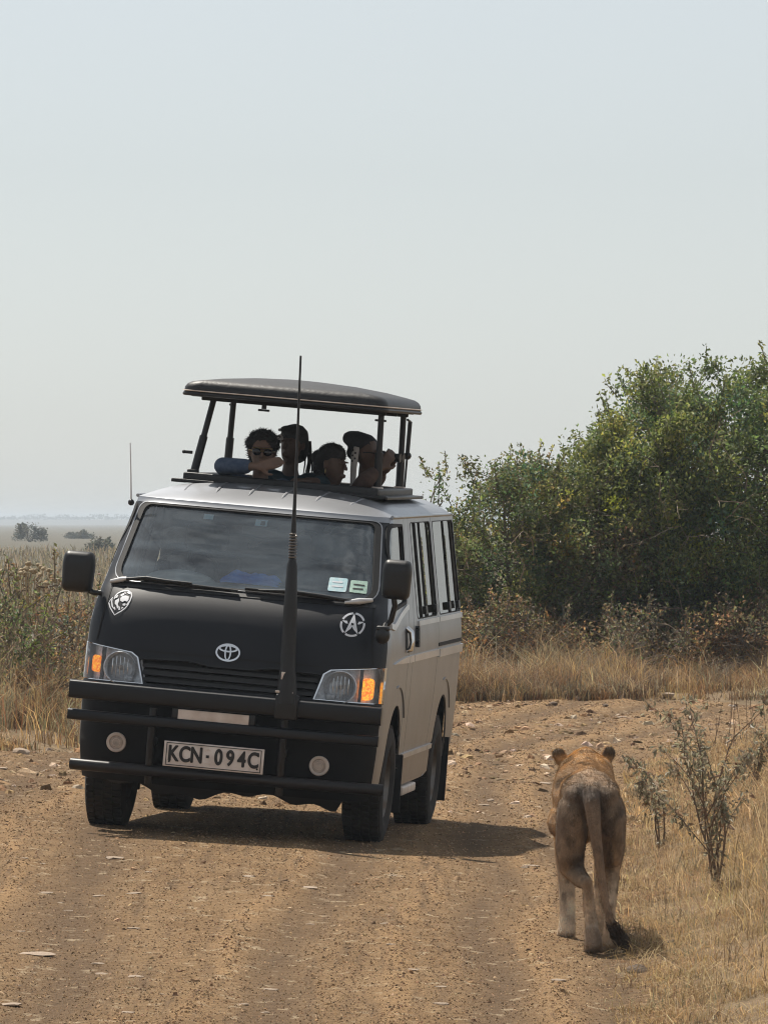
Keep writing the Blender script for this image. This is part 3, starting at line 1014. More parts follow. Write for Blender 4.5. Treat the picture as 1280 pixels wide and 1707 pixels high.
    # swages above the wheel arches
    for cy, own in ((FA[0], fd), (RA[0], qt)):
        c0 = FA if own is fd else RA
        arc = [(c0[0] + (ra + 0.15) * math.cos(R(a)), c0[1] + (ra + 0.13) * math.sin(R(a))) for a in np.linspace(100, 40, 9)]
        sp('arch_crease', band(arc, [0.002] + [0.012] * 7 + [0.002]), silver_p, own, off=0.008, step=0.06, skirt=0.012)
    # sill
    sill = sp('sill', [(1.50, 0.27), (1.47, 0.40), (1.56, 0.465), (3.30, 0.465), (3.41, 0.30), (3.2, 0.275)], silver_p, off=0.004, step=0.07, skirt=0.05)
    sp('sill_moulding', [(1.56, 0.452), (3.03, 0.452), (3.03, 0.482), (1.56, 0.482)], trim_p, sill, off=0.016, step=0.08, skirt=0.02)
    sp('sill_moulding', [(3.06, 0.452), (3.32, 0.452), (3.32, 0.482), (3.06, 0.482)], trim_p, sill, off=0.016, step=0.08, skirt=0.02)
    # handles
    def pt(y, z, o):
        return Vector(mp(y, z)) + Vector((s * o, 0, 0))
    a, b_ = pt(1.30, 1.15, 0.012), pt(1.30, 1.26, 0.012)
    MB().tube([pt(1.33, 1.125, 0.0), pt(1.33, 1.135, 0.025), pt(1.335, 1.18, 0.034), pt(1.335, 1.24, 0.030), pt(1.335, 1.262, 0.0)], [0.016, 0.018, 0.015, 0.018, 0.020], 10).build('handle', chrome_m, fd)
    sp('handle_pocket', rounded([(1.25, 1.13), (1.39, 1.13), (1.39, 1.26), (1.25, 1.26)], 0.03, 3), rubber_m, fd, off=0.002, step=0.05)
    sp('handle', rounded([(1.84, 1.14), (1.92, 1.13), (1.95, 1.25), (1.88, 1.27)], 0.025, 4), plastic_m, sl, off=0.022, step=0.05, skirt=0.03)
    # dark liner behind the panels closes the cabin
    mb = MB()
    poly = [(0.75, 0.45), (0.52, 1.0), (0.62, 1.28), (4.8, 1.28), (4.8, 0.45)]
    vs = [mb.bm.verts.new((s * 0.70, p[0], p[1])) for p in poly]
    mb.bm.faces.new(vs)
    mb.build('inner_lining', dark_m, van, smooth=False)
    # walls of the wheel wells
    for yw, hz_, zc_ in ((4.37, 0.44, 0.62), (1.53, 0.40, 0.64), (0.56, 0.40, 0.62), (3.36, 0.42, 0.62)):
        MB().box((s * 0.785, yw, zc_), (0.19, 0.02, hz_), bev=0.004).build('wheel_well', dark_m, van)
    # gutter
    gp = [Vector(mp(y, 1.93)) + Vector((s * 0.006, 0, 0.004)) for y in list(np.linspace(float(yedge(1.93)) + 0.02, 1.3, 8)) + list(np.linspace(1.4, REAR - 0.02, 14))]
    MB().tube(gp, 0.011, 8).build('roof_gutter', silver_p, van)
for s in (1, -1):
    side_panels(s)

# ---- roof
def roof_pt(t, q):
    """t -1..1 across, q 0..1 front to rear."""
    w0 = float(wz(1.932))
    y0 = float(fmap(min(abs(t), 0.9999) * w0, 1.932)[1])
    yr = REAR - 0.02 - 0.10 * abs(t) ** 6
    y = y0 + (yr - y0) * q
    d = y - y0
    sx_ = (1 - abs(t) ** 3.0) ** 0.62
    sy_ = min(1.0, (1 - (1 - min(d / 1.1, 1)) ** 2.2)) ** 0.8
    sr_ = min(1.0, ((yr - y) / 0.35)) ** 0.5 if yr - y < 0.35 else 1.0
    return (t * w0, y, 1.932 + 0.125 * sx_ * sy_ * sr_)
ts = np.sign(np.linspace(-1, 1, 49)) * (1 - (1 - np.abs(np.linspace(-1, 1, 49))) ** 1.6)
qs = np.linspace(0, 1, 70) ** 1.7
V = [roof_pt(t, q) for q in qs for t in ts]
nt_ = len(ts)
F = [(j * nt_ + i, j * nt_ + i + 1, (j + 1) * nt_ + i + 1, (j + 1) * nt_ + i) for j in range(len(qs) - 1) for i in range(nt_ - 1)]
roof = np_mesh('roof', V, F, silver_p, van, smooth=True)
def roof_z(x, y):
    t = x / float(wz(1.932))
    y0 = roof_pt(t, 0)[1]; yr = roof_pt(t, 1)[1]
    return roof_pt(t, (y - y0) / (yr - y0))[2]
for k in range(6):                                           # pressed beads in the roof front
    x = -0.55 + k * 0.22
    pts = [(x * (0.93 + 0.07 * (y - 1.1)), y, roof_z(x, y) + 0.001) for y in np.linspace(1.06 + 0.10 * abs(x), 1.72, 9)]
    MB().tube(pts, [0.002] + [0.010] * 7 + [0.002], 8, flat=(1, 0.7)).build('roof_bead', silver_p, roof)
# rear wall, floor, underbody
mb = MB()
zs = np.linspace(0.42, 2.0, 10)
outl = [(0.80 * float(wz(min(z, 1.93))) if z < 1.93 else 0.6, z) for z in zs]
mb.prism([(0.85 * x, z) for x, z in outl] + [(-0.85 * x, z) for x, z in reversed(outl)], REAR - 0.02, REAR)
mb.build('tailgate', silver_p, van)
MB().box((0, 2.75, 0.47), (1.40, 4.1, 0.06)).build('cabin_floor', dark_m, van)
mb = MB()
mb.box((0, 2.6, 0.36), (1.1, 3.9, 0.16), bev=0.02)
for y in (1.03, 3.86):
    mb.tube([(-0.72, y, 0.32), (0.72, y, 0.32)], 0.05, 12)
mb.sph((0, 3.86, 0.31), 0.13, 16)
mb.tube([(0.25, 1.2, 0.27), (0.25, 4.7, 0.27)], 0.035, 10)
mb.build('underbody', dark_m, van)
# dented valance under the bumper
val = [(-0.80, 0.262)] + [(x, 0.262) for x in (0.80,)]
low = [(x, 0.185 + 0.022 * math.sin(x * 7.3) + 0.014 * math.sin(x * 23 + 1)) for x in np.linspace(0.72, -0.72, 40)]
fpatch('bumper_valance', [(-0.80, 0.265), (0.80, 0.265)] + low, plastic_m, van, off=-0.07, step=0.05, skirt=0.03)
fpatch('bumper_groove', [(-0.86, 0.325), (0.86, 0.325), (0.86, 0.335), (-0.86, 0.335)], rubber_m, van, off=0.002, step=0.05)
# ---- bull bar
bull = empty('bull_bar'); bull.parent = van
mb = MB()
def barline(x0, x1, y, z0, z1, sweep, n=15):
    return [(x0 + (x1 - x0) * i / (n - 1), y + sweep * abs(2 * i / (n - 1) - 1) ** 4, z0 + (z1 - z0) * i / (n - 1)) for i in range(n)]
def flatbar(name, pts, h, d, m):
    mb = MB(); rings = []
    for p in pts:
        c = Vector(p); ring_ = []
        for (a, b) in rounded([(-d / 2, -h / 2), (d / 2, -h / 2), (d / 2, h / 2), (-d / 2, h / 2)], min(h, d) * 0.33, 4):
            ring_.append(mb.bm.verts.new(c + Vector((0, a, b))))
        rings.append(ring_)
    k = len(rings[0])
    for a, b in zip(rings[:-1], rings[1:]):
        for i in range(k): mb.bm.faces.new((a[i], a[(i + 1) % k], b[(i + 1) % k], b[i]))
    mb.bm.faces.new(rings[0]); mb.bm.faces.new(list(reversed(rings[-1])))
    return mb.build(name, m, bull)
flatbar('top_bar', barline(-0.927, 0.945, -0.115, 0.772, 0.770, 0.05), 0.108, 0.075, satin_m)
flatbar('middle_bar', barline(-0.925, 0.940, -0.115, 0.622, 0.620, 0.05), 0.064, 0.064, satin_m)
MB().tube(barline(-0.885, 0.985, -0.10, 0.325, 0.335, 0.06, 21) , [0.034] * 21, 16).build('lower_bar', satin_m, bull)
for s in (-0.41, 0.375):
    MB().tube([(s, -0.100, 0.70), (s, -0.104, 0.45), (s, -0.075, 0.25)], 0.023, 12).build('upright', satin_m, bull)
    MB().box((s, -0.03, 0.50), (0.05, 0.10, 0.05), bev=0.008).build('bracket', satin_m, bull)
# antenna on the bull bar
ant = empty('whip_antenna'); ant.parent = van
ax = 0.385
tx = lambda z: ax + (z - 0.74) * -0.045
MB().box((ax, -0.135, 0.78), (0.135, 0.085, 0.15), bev=0.012).build('base_bracket', plastic_m, ant)
MB().tube([(tx(z), -0.145, z) for z in (0.80, 0.93, 1.00, 1.30, 1.62, 1.655)], [0.060, 0.056, 0.046, 0.042, 0.031, 0.022], 20).build('mast', plastic_m, ant)
sp_ = []
for k in range(9 * 14):
    th = 2 * math.pi * k / 14; z = 1.655 + 0.155 * k / (9 * 14)
    sp_.append((tx(z) + 0.021 * math.cos(th), -0.145 + 0.021 * math.sin(th), z))
MB().tube(sp_, 0.0052, 6).build('spring', rim_m, ant)
MB().tube([(tx(1.66), -0.145, 1.66), (tx(1.82), -0.145, 1.82)], 0.013, 10).build('spring_core', plastic_m, ant)
MB().tube([(tx(1.81), -0.145, 1.81), (tx(1.95), -0.145, 1.95), (tx(2.2), -0.145, 2.2), (tx(2.86), -0.145, 2.86)], [0.017, 0.011, 0.0085, 0.0062], 10).build('whip', plastic_m, ant)
MB().box((ax - 0.028, -0.190, 0.965), (0.028, 0.004, 0.045), bev=0.003).build('clip', strip_m, ant)
MB().box((ax - 0.018, -0.185, 0.868), (0.105, 0.006, 0.012), bev=0.002).build('clamp', strip_m, ant)
# thin white aerial on the far pillar
MB().tube([(-0.795, 0.90, 1.89), (-0.81, 0.90, 2.05), (-0.832, 0.90, 2.25)], [0.006, 0.004, 0.003], 8).build('thin_aerial', trim_p, van)
MB().sph((-0.795, 0.90, 1.89), 0.02, 10).build('aerial_base', plastic_m, van)

# ---- plate, strip, fog lamps
plate = MB().box((-0.022, -0.150, 0.443), (0.600, 0.008, 0.150), bev=0.003).build('number_plate', plate_m, van)
mb = MB()
for c, s in (((-0.022, -0.1555, 0.508), (0.566, 0.003, 0.004)), ((-0.022, -0.1555, 0.378), (0.566, 0.003, 0.004)), ((-0.305, -0.1555, 0.443), (0.004, 0.003, 0.134)), ((0.261, -0.1555, 0.443), (0.004, 0.003, 0.134))):
    mb.box(c, s)
mb.build('plate_border', ink_m, plate, smooth=False)
def fatten(me, d):
    """Bold face: the glyph and four shifted copies of it."""
    bm = bmesh.new()
    for i, (a, b) in enumerate(((0, 0), (d, 0), (-d, 0), (0, d), (0, -d))):
        n0 = len(bm.verts); bm.from_mesh(me); bm.verts.ensure_lookup_table()
        for v in bm.verts[n0:]: v.co += Vector((a, -0.0002 * i, b))
    bm.to_mesh(me); bm.free()

def text_mesh(name, txt, size, loc, m, parent, bold=0.0, sx_=1.0, spacing=1.0):
    cu = bpy.data.curves.new(name, 'FONT')
    cu.body = txt; cu.size = size; cu.offset = bold; cu.extrude = 0.0012
    cu.align_x = 'CENTER'; cu.align_y = 'CENTER'; cu.space_character = spacing
    o = bpy.data.objects.new(name, cu)
    COL.objects.link(o)
    bpy.context.view_layer.update()
    me = bpy.data.meshes.new_from_object(o.evaluated_get(bpy.context.evaluated_depsgraph_get()))
    bpy.data.objects.remove(o)
    M = Matrix.Translation(loc) @ Matrix.Rotation(R(90), 4, 'X') @ Matrix.Diagonal((sx_, 1, 1, 1))
    me.transform(M)
    fatten(me, 0.0026)
    me.materials.clear(); me.materials.append(m)
    return link(bpy.data.objects.new(name, me), parent)
for i, ch in enumerate('KCN'):
    text_mesh('letter', ch, 0.128, ((-0.264, -0.194, -0.124)[i], -0.156, 0.443), ink_m, plate, 0.0016, 0.76)
for i, ch in enumerate('094C'):
    text_mesh('letter', ch, 0.128, ((0.008, 0.078, 0.147, 0.216)[i], -0.156, 0.443), ink_m, plate, 0.0016, 0.76)
MB().box((-0.058, -0.156, 0.445), (0.018, 0.003, 0.016)).build('plate_dot', ink_m, plate, smooth=False)
MB().box((-0.058, -0.156, 0.482), (0.032, 0.002, 0.004)).box((-0.056, -0.156, 0.405), (0.040, 0.002, 0.003)).box((-0.058, -0.156, 0.490), (0.012, 0.002, 0.004)).build('plate_mark', strip_m, plate, smooth=False)
for x in (-0.285, 0.242):
    for z in (0.397, 0.490):
        MB().sph((x, -0.155, z), (0.006, 0.003, 0.006), 8).build('rivet', ink_m, plate)
MB().box((-0.047, -0.105, 0.672), (0.425, 0.050, 0.076), bev=0.004).build('blank_plate', strip_m, van)
MB().box((-0.047, -0.098, 0.672), (0.50, 0.05, 0.088), bev=0.006).build('plate_holder', plastic_m, van)
for x, z in ((-0.640, 0.470), (0.585, 0.440)):
    y0 = float(fmap(x, z)[1])
    fl = empty('fog_lamp'); fl.parent = van
    MB().lathe([(0.02, 0.058), (-0.014, 0.060), (-0.020, 0.056), (-0.020, 0.042), (-0.004, 0.038)], (x, y0, z), 'y', 32).build('bezel', strip_m, fl)
    MB().lathe([(-0.004, 0.041), (-0.012, 0.038), (-0.016, 0.02), (-0.0165, 0.0005)], (x, y0, z), 'y', 32).build('lens', fog_m, fl)
    MB().lathe([(-0.014, 0.026), (-0.0185, 0.024), (-0.0185, 0.0215), (-0.014, 0.0205)], (x, y0, z), 'y', 24).build('lens_ring', strip_m, fl)

# ---- mirrors
def mirror(c, s, armpts, sz, sx_):
    r = empty('wing_mirror'); r.parent = van
    h, w, d = sz, sx_, 0.10
    mb = MB(); rings = []
    for k, (yy, sc) in enumerate(((-0.062, 0.35), (-0.058, 0.72), (-0.045, 0.90), (-0.015, 1.0), (0.035, 1.0), (0.040, 0.95))):
        ring_ = []
        for a, b in rounded([(-w / 2 * 0.93, -h / 2), (w / 2 * 0.93, -h / 2), (w / 2, h * 0.25), (w / 2 * 0.86, h / 2), (-w / 2 * 0.86, h / 2), (-w / 2, h * 0.25)], [0.04, 0.04, 0.03, 0.04, 0.04, 0.03], 4):
            ring_.append(mb.bm.verts.new(Vector((c[0] + a * sc, c[1] + yy, c[2] + b * sc))))
        rings.append(ring_)
    k = len(rings[0])
    for a, b in zip(rings[:-1], rings[1:]):
        for i in range(k): mb.bm.faces.new((a[i], a[(i + 1) % k], b[(i + 1) % k], b[i]))
    mb.bm.faces.new(rings[0]); mb.bm.faces.new(list(reversed(rings[-1])))
    mb.build('mirror_housing', plastic_m, r)
    MB().box((c[0], c[1] + 0.042, c[2]), (w * 0.82, 0.003, h * 0.84), bev=0.001).build('mirror_glass', chrome_m, r)
    MB().tube(armpts, 0.017, 10).build('arm', plastic_m, r)
mirror((0.925, 0.30, 1.578), 1, [(0.91, 0.31, 1.50), (0.925, 0.33, 1.42), (0.905, 0.36, 1.33), (0.87, 0.36, 1.29)], 0.235, 0.175)
mirror((-1.010, 0.42, 1.455), -1, [(-0.97, 0.42, 1.36), (-0.90, 0.42, 1.335), (-0.86, 0.42, 1.34)], 0.245, 0.195)
# small kerb mirror on the front corner
km = empty('kerb_mirror'); km.parent = van
MB().sph((0.885, 0.155, 1.245), (0.045, 0.05, 0.055), 18).box((0.885, 0.155, 1.285), (0.08, 0.07, 0.03), bev=0.012).build('mirror_housing', plastic_m, km)
MB().tube([(0.885, 0.17, 1.28), (0.89, 0.22, 1.31), (0.87, 0.30, 1.30)], 0.012, 8).build('arm', plastic_m, km)

# ---- wipers and cowl
for s, x0 in ((-1, -0.76), (1, 0.76)):
    w = empty('wiper'); w.parent = van
    def fp(x, z, o):
        n = normals(fmap, np.array([x]), np.array([z]), np.array(FRONT))[0]
        return Vector(fmap(x, z)) + Vector(n) * o
    if s < 0:
        MB().tube([fp(-0.80, 1.405, 0.012), fp(-0.73, 1.418, 0.02), fp(-0.70, 1.425, 0.022)], [0.012, 0.016, 0.010], 10).build('pivot_cap', trim_p, w)
        MB().tube([fp(-0.70, 1.42, 0.022), fp(-0.58, 1.432, 0.03), fp(-0.45, 1.425, 0.03), fp(-0.30, 1.425, 0.03)], [0.010, 0.012, 0.010, 0.007], 8).build('arm', plastic_m, w)
        MB().tube([fp(-0.62, 1.435, 0.018), fp(-0.30, 1.420, 0.020), fp(-0.02, 1.412, 0.018)], 0.009, 8).build('blade', rubber_m, w)
    else:
        MB().tube([fp(0.62, 1.405, 0.012), fp(0.70, 1.412, 0.022), fp(0.77, 1.43, 0.012)], [0.010, 0.020, 0.012], 10).build('pivot_cap', trim_p, w)
        MB().tube([fp(0.10, 1.425, 0.022), fp(0.30, 1.428, 0.032), fp(0.48, 1.418, 0.03), fp(0.68, 1.408, 0.02)], [0.007, 0.010, 0.012, 0.010], 8).build('arm', plastic_m, w)
        MB().tube([fp(0.02, 1.430, 0.018), fp(0.30, 1.428, 0.020), fp(0.55, 1.418, 0.018)], 0.009, 8).build('blade', rubber_m, w)
fpatch('cowl', [(-0.80, 1.392), (0.80, 1.392), (0.80, 1.412), (-0.80, 1.412)], plastic_m, van, off=0.004, step=0.05, skirt=0.008)
# ---- stickers on the glass
fpatch('windscreen_sticker', rounded([(0.505, 1.475), (0.615, 1.475), (0.612, 1.555), (0.503, 1.555)], 0.01, 2), sticker_b, wsg, off=-0.001, step=0.04)
fpatch('windscreen_sticker', rounded([(0.632, 1.478), (0.735, 1.474), (0.728, 1.548), (0.630, 1.548)], 0.006, 2), sticker_g, wsg, off=-0.001, step=0.04)
fpatch('windscreen_sticker', [(-0.33, 1.838), (-0.27, 1.838), (-0.27, 1.868), (-0.33, 1.868)], sticker_b, wsg, off=-0.010, step=0.03)
fpatch('windscreen_sticker', [(-0.01, 1.825), (0.062, 1.825), (0.062, 1.862), (-0.01, 1.862)], sticker_b, wsg, off=-0.010, step=0.03)
fpatch('sticker_print', [(0.022, 1.830), (0.050, 1.830), (0.050, 1.855), (0.022, 1.855)], ink_m, wsg, off=-0.009, step=0.03)
fpatch('sticker_print', [(0.525, 1.50), (0.592, 1.50), (0.592, 1.508), (0.525, 1.508)], white_m, wsg, off=0.0005, step=0.03)
fpatch('sticker_print', [(0.525, 1.525), (0.585, 1.525), (0.585, 1.534), (0.525, 1.534)], white_m, wsg, off=0.0005, step=0.03)
fpatch('sticker_print', [(0.65, 1.495), (0.71, 1.495), (0.71, 1.503), (0.65, 1.503)], ink_m, wsg, off=0.0005, step=0.03)
fpatch('sticker_print', [(0.65, 1.52), (0.715, 1.518), (0.715, 1.525), (0.65, 1.528)], ink_m, wsg, off=0.0005, step=0.03)

# ---- cabin
mb = MB(); prof = [(0.34, 1.30), (0.40, 1.435), (0.55, 1.46), (0.78, 1.44), (0.88, 1.36), (0.90, 1.0), (0.6, 0.9)]
va = [mb.bm.verts.new((-0.74, y, z)) for y, z in prof]; vb = [mb.bm.verts.new((0.74, y, z)) for y, z in prof]
mb.bm.faces.new(va); mb.bm.faces.new(list(reversed(vb)))
for i in range(len(prof)):
    j = (i + 1) % len(prof); mb.bm.faces.new((va[i], vb[i], vb[j], va[j]))
mb.build('dashboard', dash_m, van, angle=60)
mb = MB(); prof = [(0.50, 1.455), (0.62, 1.50), (0.80, 1.49), (0.86, 1.44)]
for i in range(13):
    pass
mb.sph((-0.42, 0.66, 1.44), (0.22, 0.16, 0.075), 20)
mb.build('instrument_hood', dash_m, van)
sw = empty('steering_wheel'); sw.parent = van
tilt = Euler((R(-48), 0, 0)).to_matrix()
cst = Vector((-0.42, 0.92, 1.50))
pts = [cst + tilt @ Vector((0.19 * math.cos(2 * math.pi * k / 36), 0, 0.19 * math.sin(2 * math.pi * k / 36))) for k in range(37)]
MB().tube(pts, 0.015, 8, cap=False).build('rim', plastic_m, sw)
mb = MB()
for a in (90, 210, 330):
    mb.tube([cst, cst + tilt @ Vector((0.18 * math.cos(R(a)), 0, 0.18 * math.sin(R(a))))], 0.018, 8)
mb.sph(cst, 0.06, 12)
mb.build('hub', plastic_m, sw)
for x in (-0.42, 0.36):
    st = empty('front_seat'); st.parent = van
    MB().box((x, 1.42, 0.98), (0.46, 0.48, 0.14), bev=0.04).build('cushion', seat_m, st)
    MB().box((x, 1.66, 1.30), (0.44, 0.12, 0.62), Euler((R(-10), 0, 0)), bev=0.05).build('seat_back', seat_m, st)
    MB().box((x, 1.72, 1.70), (0.26, 0.10, 0.17), Euler((R(-8), 0, 0)), bev=0.04).build('headrest', seat_m, st)
MB().box((0.0, 1.86, 1.55), (1.45, 0.03, 0.66), bev=0.01).build('cabin_partition', dark_m, van)
MB().box((0.0, 0.98, 1.78), (0.22, 0.03, 0.06), bev=0.012).build('interior_mirror', plastic_m, van)

# ---- wheels, standing on the ground
def make_wheel(name):
    w = empty(name); w.parent = van
    rt, wd = 0.36, 0.245
    h = wd / 2
    mb = MB()
    mb.lathe([(-h * 0.80, 0.205), (-h * 0.98, 0.245), (-h * 1.02, 0.29), (-h * 0.92, 0.335), (-h * 0.78, 0.350), (h * 0.78, 0.350), (h * 0.92, 0.335), (h * 1.02, 0.29), (h * 0.98, 0.245), (h * 0.80, 0.205)], (0, 0, 0), 'x', 64)
    for k in range(52):
        th = 2 * math.pi * k / 52
        for j, (xx, wd_) in enumerate(((-0.083, 0.045), (-0.028, 0.042), (0.028, 0.042), (0.083, 0.045))):
            t2 = th + (0.06 if j % 2 else 0)
            mb.box((xx, 0.352 * math.cos(t2), 0.352 * math.sin(t2)), (wd_, 0.028, 0.018), Euler((t2 - math.pi / 2 + math.pi / 2 - math.pi / 2, 0, 0)))
    mb.build('tyre', tyre_m, w, angle=30)
    mb = MB()
    for sd in (1, -1):
        mb.lathe([(sd * h * 0.80, 0.212), (sd * h * 0.84, 0.206), (sd * h * 0.60, 0.195), (sd * h * 0.30, 0.180)], (0, 0, 0), 'x', 48)
    mb.lathe([(h * 0.30, 0.182), (h * 0.28, 0.10), (h * 0.45, 0.07), (h * 0.62, 0.06), (h * 0.62, 0.0005)], (0, 0, 0), 'x', 48)
    mb.lathe([(-h * 0.30, 0.182), (-h * 0.10, 0.10), (-h * 0.10, 0.0005)], (0, 0, 0), 'x', 48)
    mb.build('rim', rim_m, w)
    mb = MB()
    for k in range(6):
        a = 2 * math.pi * k / 6
        mb.box((h * 0.42, 0.125 * math.cos(a), 0.125 * math.sin(a)), (0.03, 0.052, 0.14), Euler((a - math.pi / 2, 0, 0)), bev=0.01)
    mb.build('spoke', rim_m, w)
    return w
def ground_in_van(x, y):
    """z in van coordinates of the terrain under local (x, y)."""
    z = 0.0
    for _ in range(6):
        p = VAN_M @ Vector((x, y, z))
        z -= p.z - gz1(p.x, p.y)
    return z
FLAPS = []
for (x, y, steer, toe) in ((-0.785, 1.03, 3, 1), (0.785, 1.03, 3, 1), (-0.785, 3.86, 0, 0), (0.785, 3.86, 0, 0)):
    w = make_wheel('wheel')
    zg = min(ground_in_van(x, y), ground_in_van(x + 0.08, y), ground_in_van(x - 0.08, y))
    w.location = (x, y, zg + 0.356)
    w.rotation_euler = (random.random(), 0, R(0 if x > 0 else 180))
    s = 1 if x > 0 else -1
    zf = 0.45
    rear_ = y > 3
    fl = MB().box((x + s * 0.02, y + (0.47 if rear_ else 0.455), (0.275 if rear_ else 0.30)), (0.26, 0.014, 0.42 if rear_ else 0.36), Euler((R(4), 0, 0)), bev=0.004).build('mud_flap', rubber_m, van)
# side step under the sliding door
MB().box((0.86, 2.25, 0.235), (0.10, 0.75, 0.055), bev=0.01).build('side_step', strip_m, van)

# ---- ladder on the tailgate
ld = empty('rear_ladder'); ld.parent = van
for x in (0.66, 0.34):
    MB().tube([(x, REAR + 0.01, 1.38), (x, REAR + 0.08, 1.34), (x, REAR + 0.10, 1.25), (x, REAR + 0.10, 0.72), (x, REAR + 0.07, 0.66), (x, REAR, 0.65)], 0.013, 10).build('rail', plastic_m, ld)
for k in range(4):
    MB().tube([(0.34, REAR + 0.10, 0.78 + k * 0.15), (0.66, REAR + 0.10, 0.78 + k * 0.15)], 0.011, 8).build('rung', plastic_m, ld)
# side rail of the ladder seen past the rear corner
MB().tube([(0.80, REAR + 0.005, 1.30), (0.835, REAR + 0.05, 1.27), (0.84, REAR + 0.06, 1.2), (0.84, REAR + 0.06, 0.75), (0.82, REAR + 0.04, 0.68), (0.78, REAR, 0.68)], 0.016, 10).build('rail', plastic_m, ld)

# ---- roof hatch rim and pop-up lid
hatch = empty('roof_hatch'); hatch.parent = van
zr = 2.035
for name, c, s in (('hatch_rim', (0, 1.78, zr + 0.026), (1.22, 0.055, 0.066)), ('hatch_rim', (0, 3.78, zr + 0.024), (1.22, 0.055, 0.062)),
                   ('hatch_rim', (0.585, 2.78, zr + 0.024), (0.055, 1.94, 0.062)), ('hatch_rim', (-0.585, 2.78, zr + 0.024), (0.055, 1.94, 0.062))):
    MB().box(c, s, bev=0.012).build(name, vinyl_m, hatch)
MB().box((0, 1.74, zr + 0.005), (1.34, 0.10, 0.02), bev=0.004).build('hatch_flange', plastic_m, hatch)
for s in (1, -1):
    MB().box((s * 0.63, 2.78, zr + 0.002), (0.09, 2.15, 0.02), bev=0.004).build('hatch_flange', plastic_m, hatch)
LZ = 2.585
posts = [((-0.50, 2.10, LZ), (-0.585, 2.02, 2.06)), ((0.55, 2.10, LZ - 0.01), (0.565, 2.10, 2.05)), ((-0.55, 3.40, LZ), (-0.555, 3.40, 2.05)), ((0.55, 3.40, LZ - 0.02), (0.565, 3.40, 2.05))]
for a, b in posts:
    a = Vector(a); b = Vector(b)
    MB().tube([b, b.lerp(a, 0.5)], 0.026, 12).tube([b.lerp(a, 0.48), a], 0.019, 12).build('post', plastic_m, hatch)
    MB().box(b + Vector((0, 0, 0.02)), (0.07, 0.07, 0.06), bev=0.008).build('post_foot', strip_m if b.x > 0 else plastic_m, hatch)
for s in (1, -1):
    x = s * 0.575
    MB().tube([(x, 3.60, 2.06), (x, 3.60, 2.30)], 0.007, 8).tube([(x, 3.60, 2.29), (x, 3.60, 2.52)], 0.014, 10).tube([(x, 3.60, 2.52), (x, 3.44, 2.53)], 0.008, 8).build('gas_strut', plastic_m, hatch)
MB().box((-0.625, 2.03, 2.215), (0.05, 0.02, 0.02), bev=0.004).sph((-0.655, 2.03, 2.215), 0.012, 8).build('post_knob', plastic_m, hatch)
MB().sph((0.60, 3.38, 2.30), 0.026, 10).build('post_knob', plastic_m, hatch)
lid = empty('pop_up_lid'); lid.parent = hatch
def lid_shell(name, z0, wall, dome, inset, m, close):
    """Padded lid: outline rings rise as a rounded wall, then close over a shallow dome."""
    hw_, y0, y1 = 0.630 - inset, 1.595 + inset, 3.70 - inset
    prof = [(0.0, 0.0), (-0.006, 0.25), (-0.004, 0.60), (0.010, 0.86), (0.034, 1.0)] if close else [(0.0, 0.0), (0.0, 1.0)]
    rings = []
    def outline(d, r):
        return rounded([(-hw_ + d, y0 + d), (hw_ - d, y0 + d), (hw_ - d, y1 - d), (-hw_ + d, y1 - d)], r, 7)
    def dense(pl):
        return densify(pl, 0.11)
    base = outline(0, 0.10)
    nb = len(base)
    V = []; F = []
    def zc(x, y): return dome * (1 - (x / hw_) ** 2) * (1 - 0.35 * ((y - 2.65) / 1.05) ** 4)
    for d, f in prof:
        o_ = outline(d, 0.10)
        V += [(x, y, z0 + wall * f + zc(x, y) * f) for x, y in o_]
    for d in (0.09, 0.20, 0.38, 0.58):
        o_ = outline(d, 0.08)
        V += [(x, y, z0 + wall * (1.0 + 0.10 * min(1, d / 0.2)) + zc(x, y)) for x, y in o_]
    nr = len(V) // nb
    for j in range(nr - 1):
        F += [(j * nb + i, j * nb + (i + 1) % nb, (j + 1) * nb + (i + 1) % nb, (j + 1) * nb + i) for i in range(nb)]
    mb = MB()
    vs = [mb.bm.verts.new(v) for v in V]
    for f in F: mb.bm.faces.new([vs[i] for i in f])
    mb.bm.faces.new([vs[(nr - 1) * nb + i] for i in range(nb)])
    return mb.build(name, m, lid, angle=60)
lid_shell('lid_cover', 2.578, 0.074, 0.062, 0.0, vinyl_m, True)
lid_shell('lid_lining', 2.565, 0.03, 0.02, 0.035, dark_m, False)
mb = MB()
pl = rounded([(-0.634, 1.590), (0.634, 1.590), (0.634, 3.705), (-0.634, 3.705)], 0.10, 7)
mb.tube([(p[0], p[1], 2.580) for p in pl] + [(pl[0][0], pl[0][1], 2.580)], 0.012, 8, cap=False)
mb.build('lid_edge_roll', vinyl_m, lid)
MB().tube([(p[0] * 1.010, 2.65 + (p[1] - 2.65) * 1.003, 2.600) for p in pl] + [(pl[0][0] * 1.010, 2.65 + (pl[0][1] - 2.65) * 1.003, 2.600)], 0.004, 6, cap=False).build('piping', strip_m, lid)
for y in (2.1, 2.75, 3.4):
    MB().box((0, y, 2.560), (1.16, 0.05, 0.03), bev=0.006).build('cross_rail', dark_m, lid)
for x, y in ((-0.30, 3.0), (0.50, 2.55)):
    MB().tube([(x, y, 2.57), (x, y, 2.52)], 0.016, 8).box((x, y, 2.512), (0.07, 0.05, 0.014), bev=0.004).build('catch', plastic_m, lid)

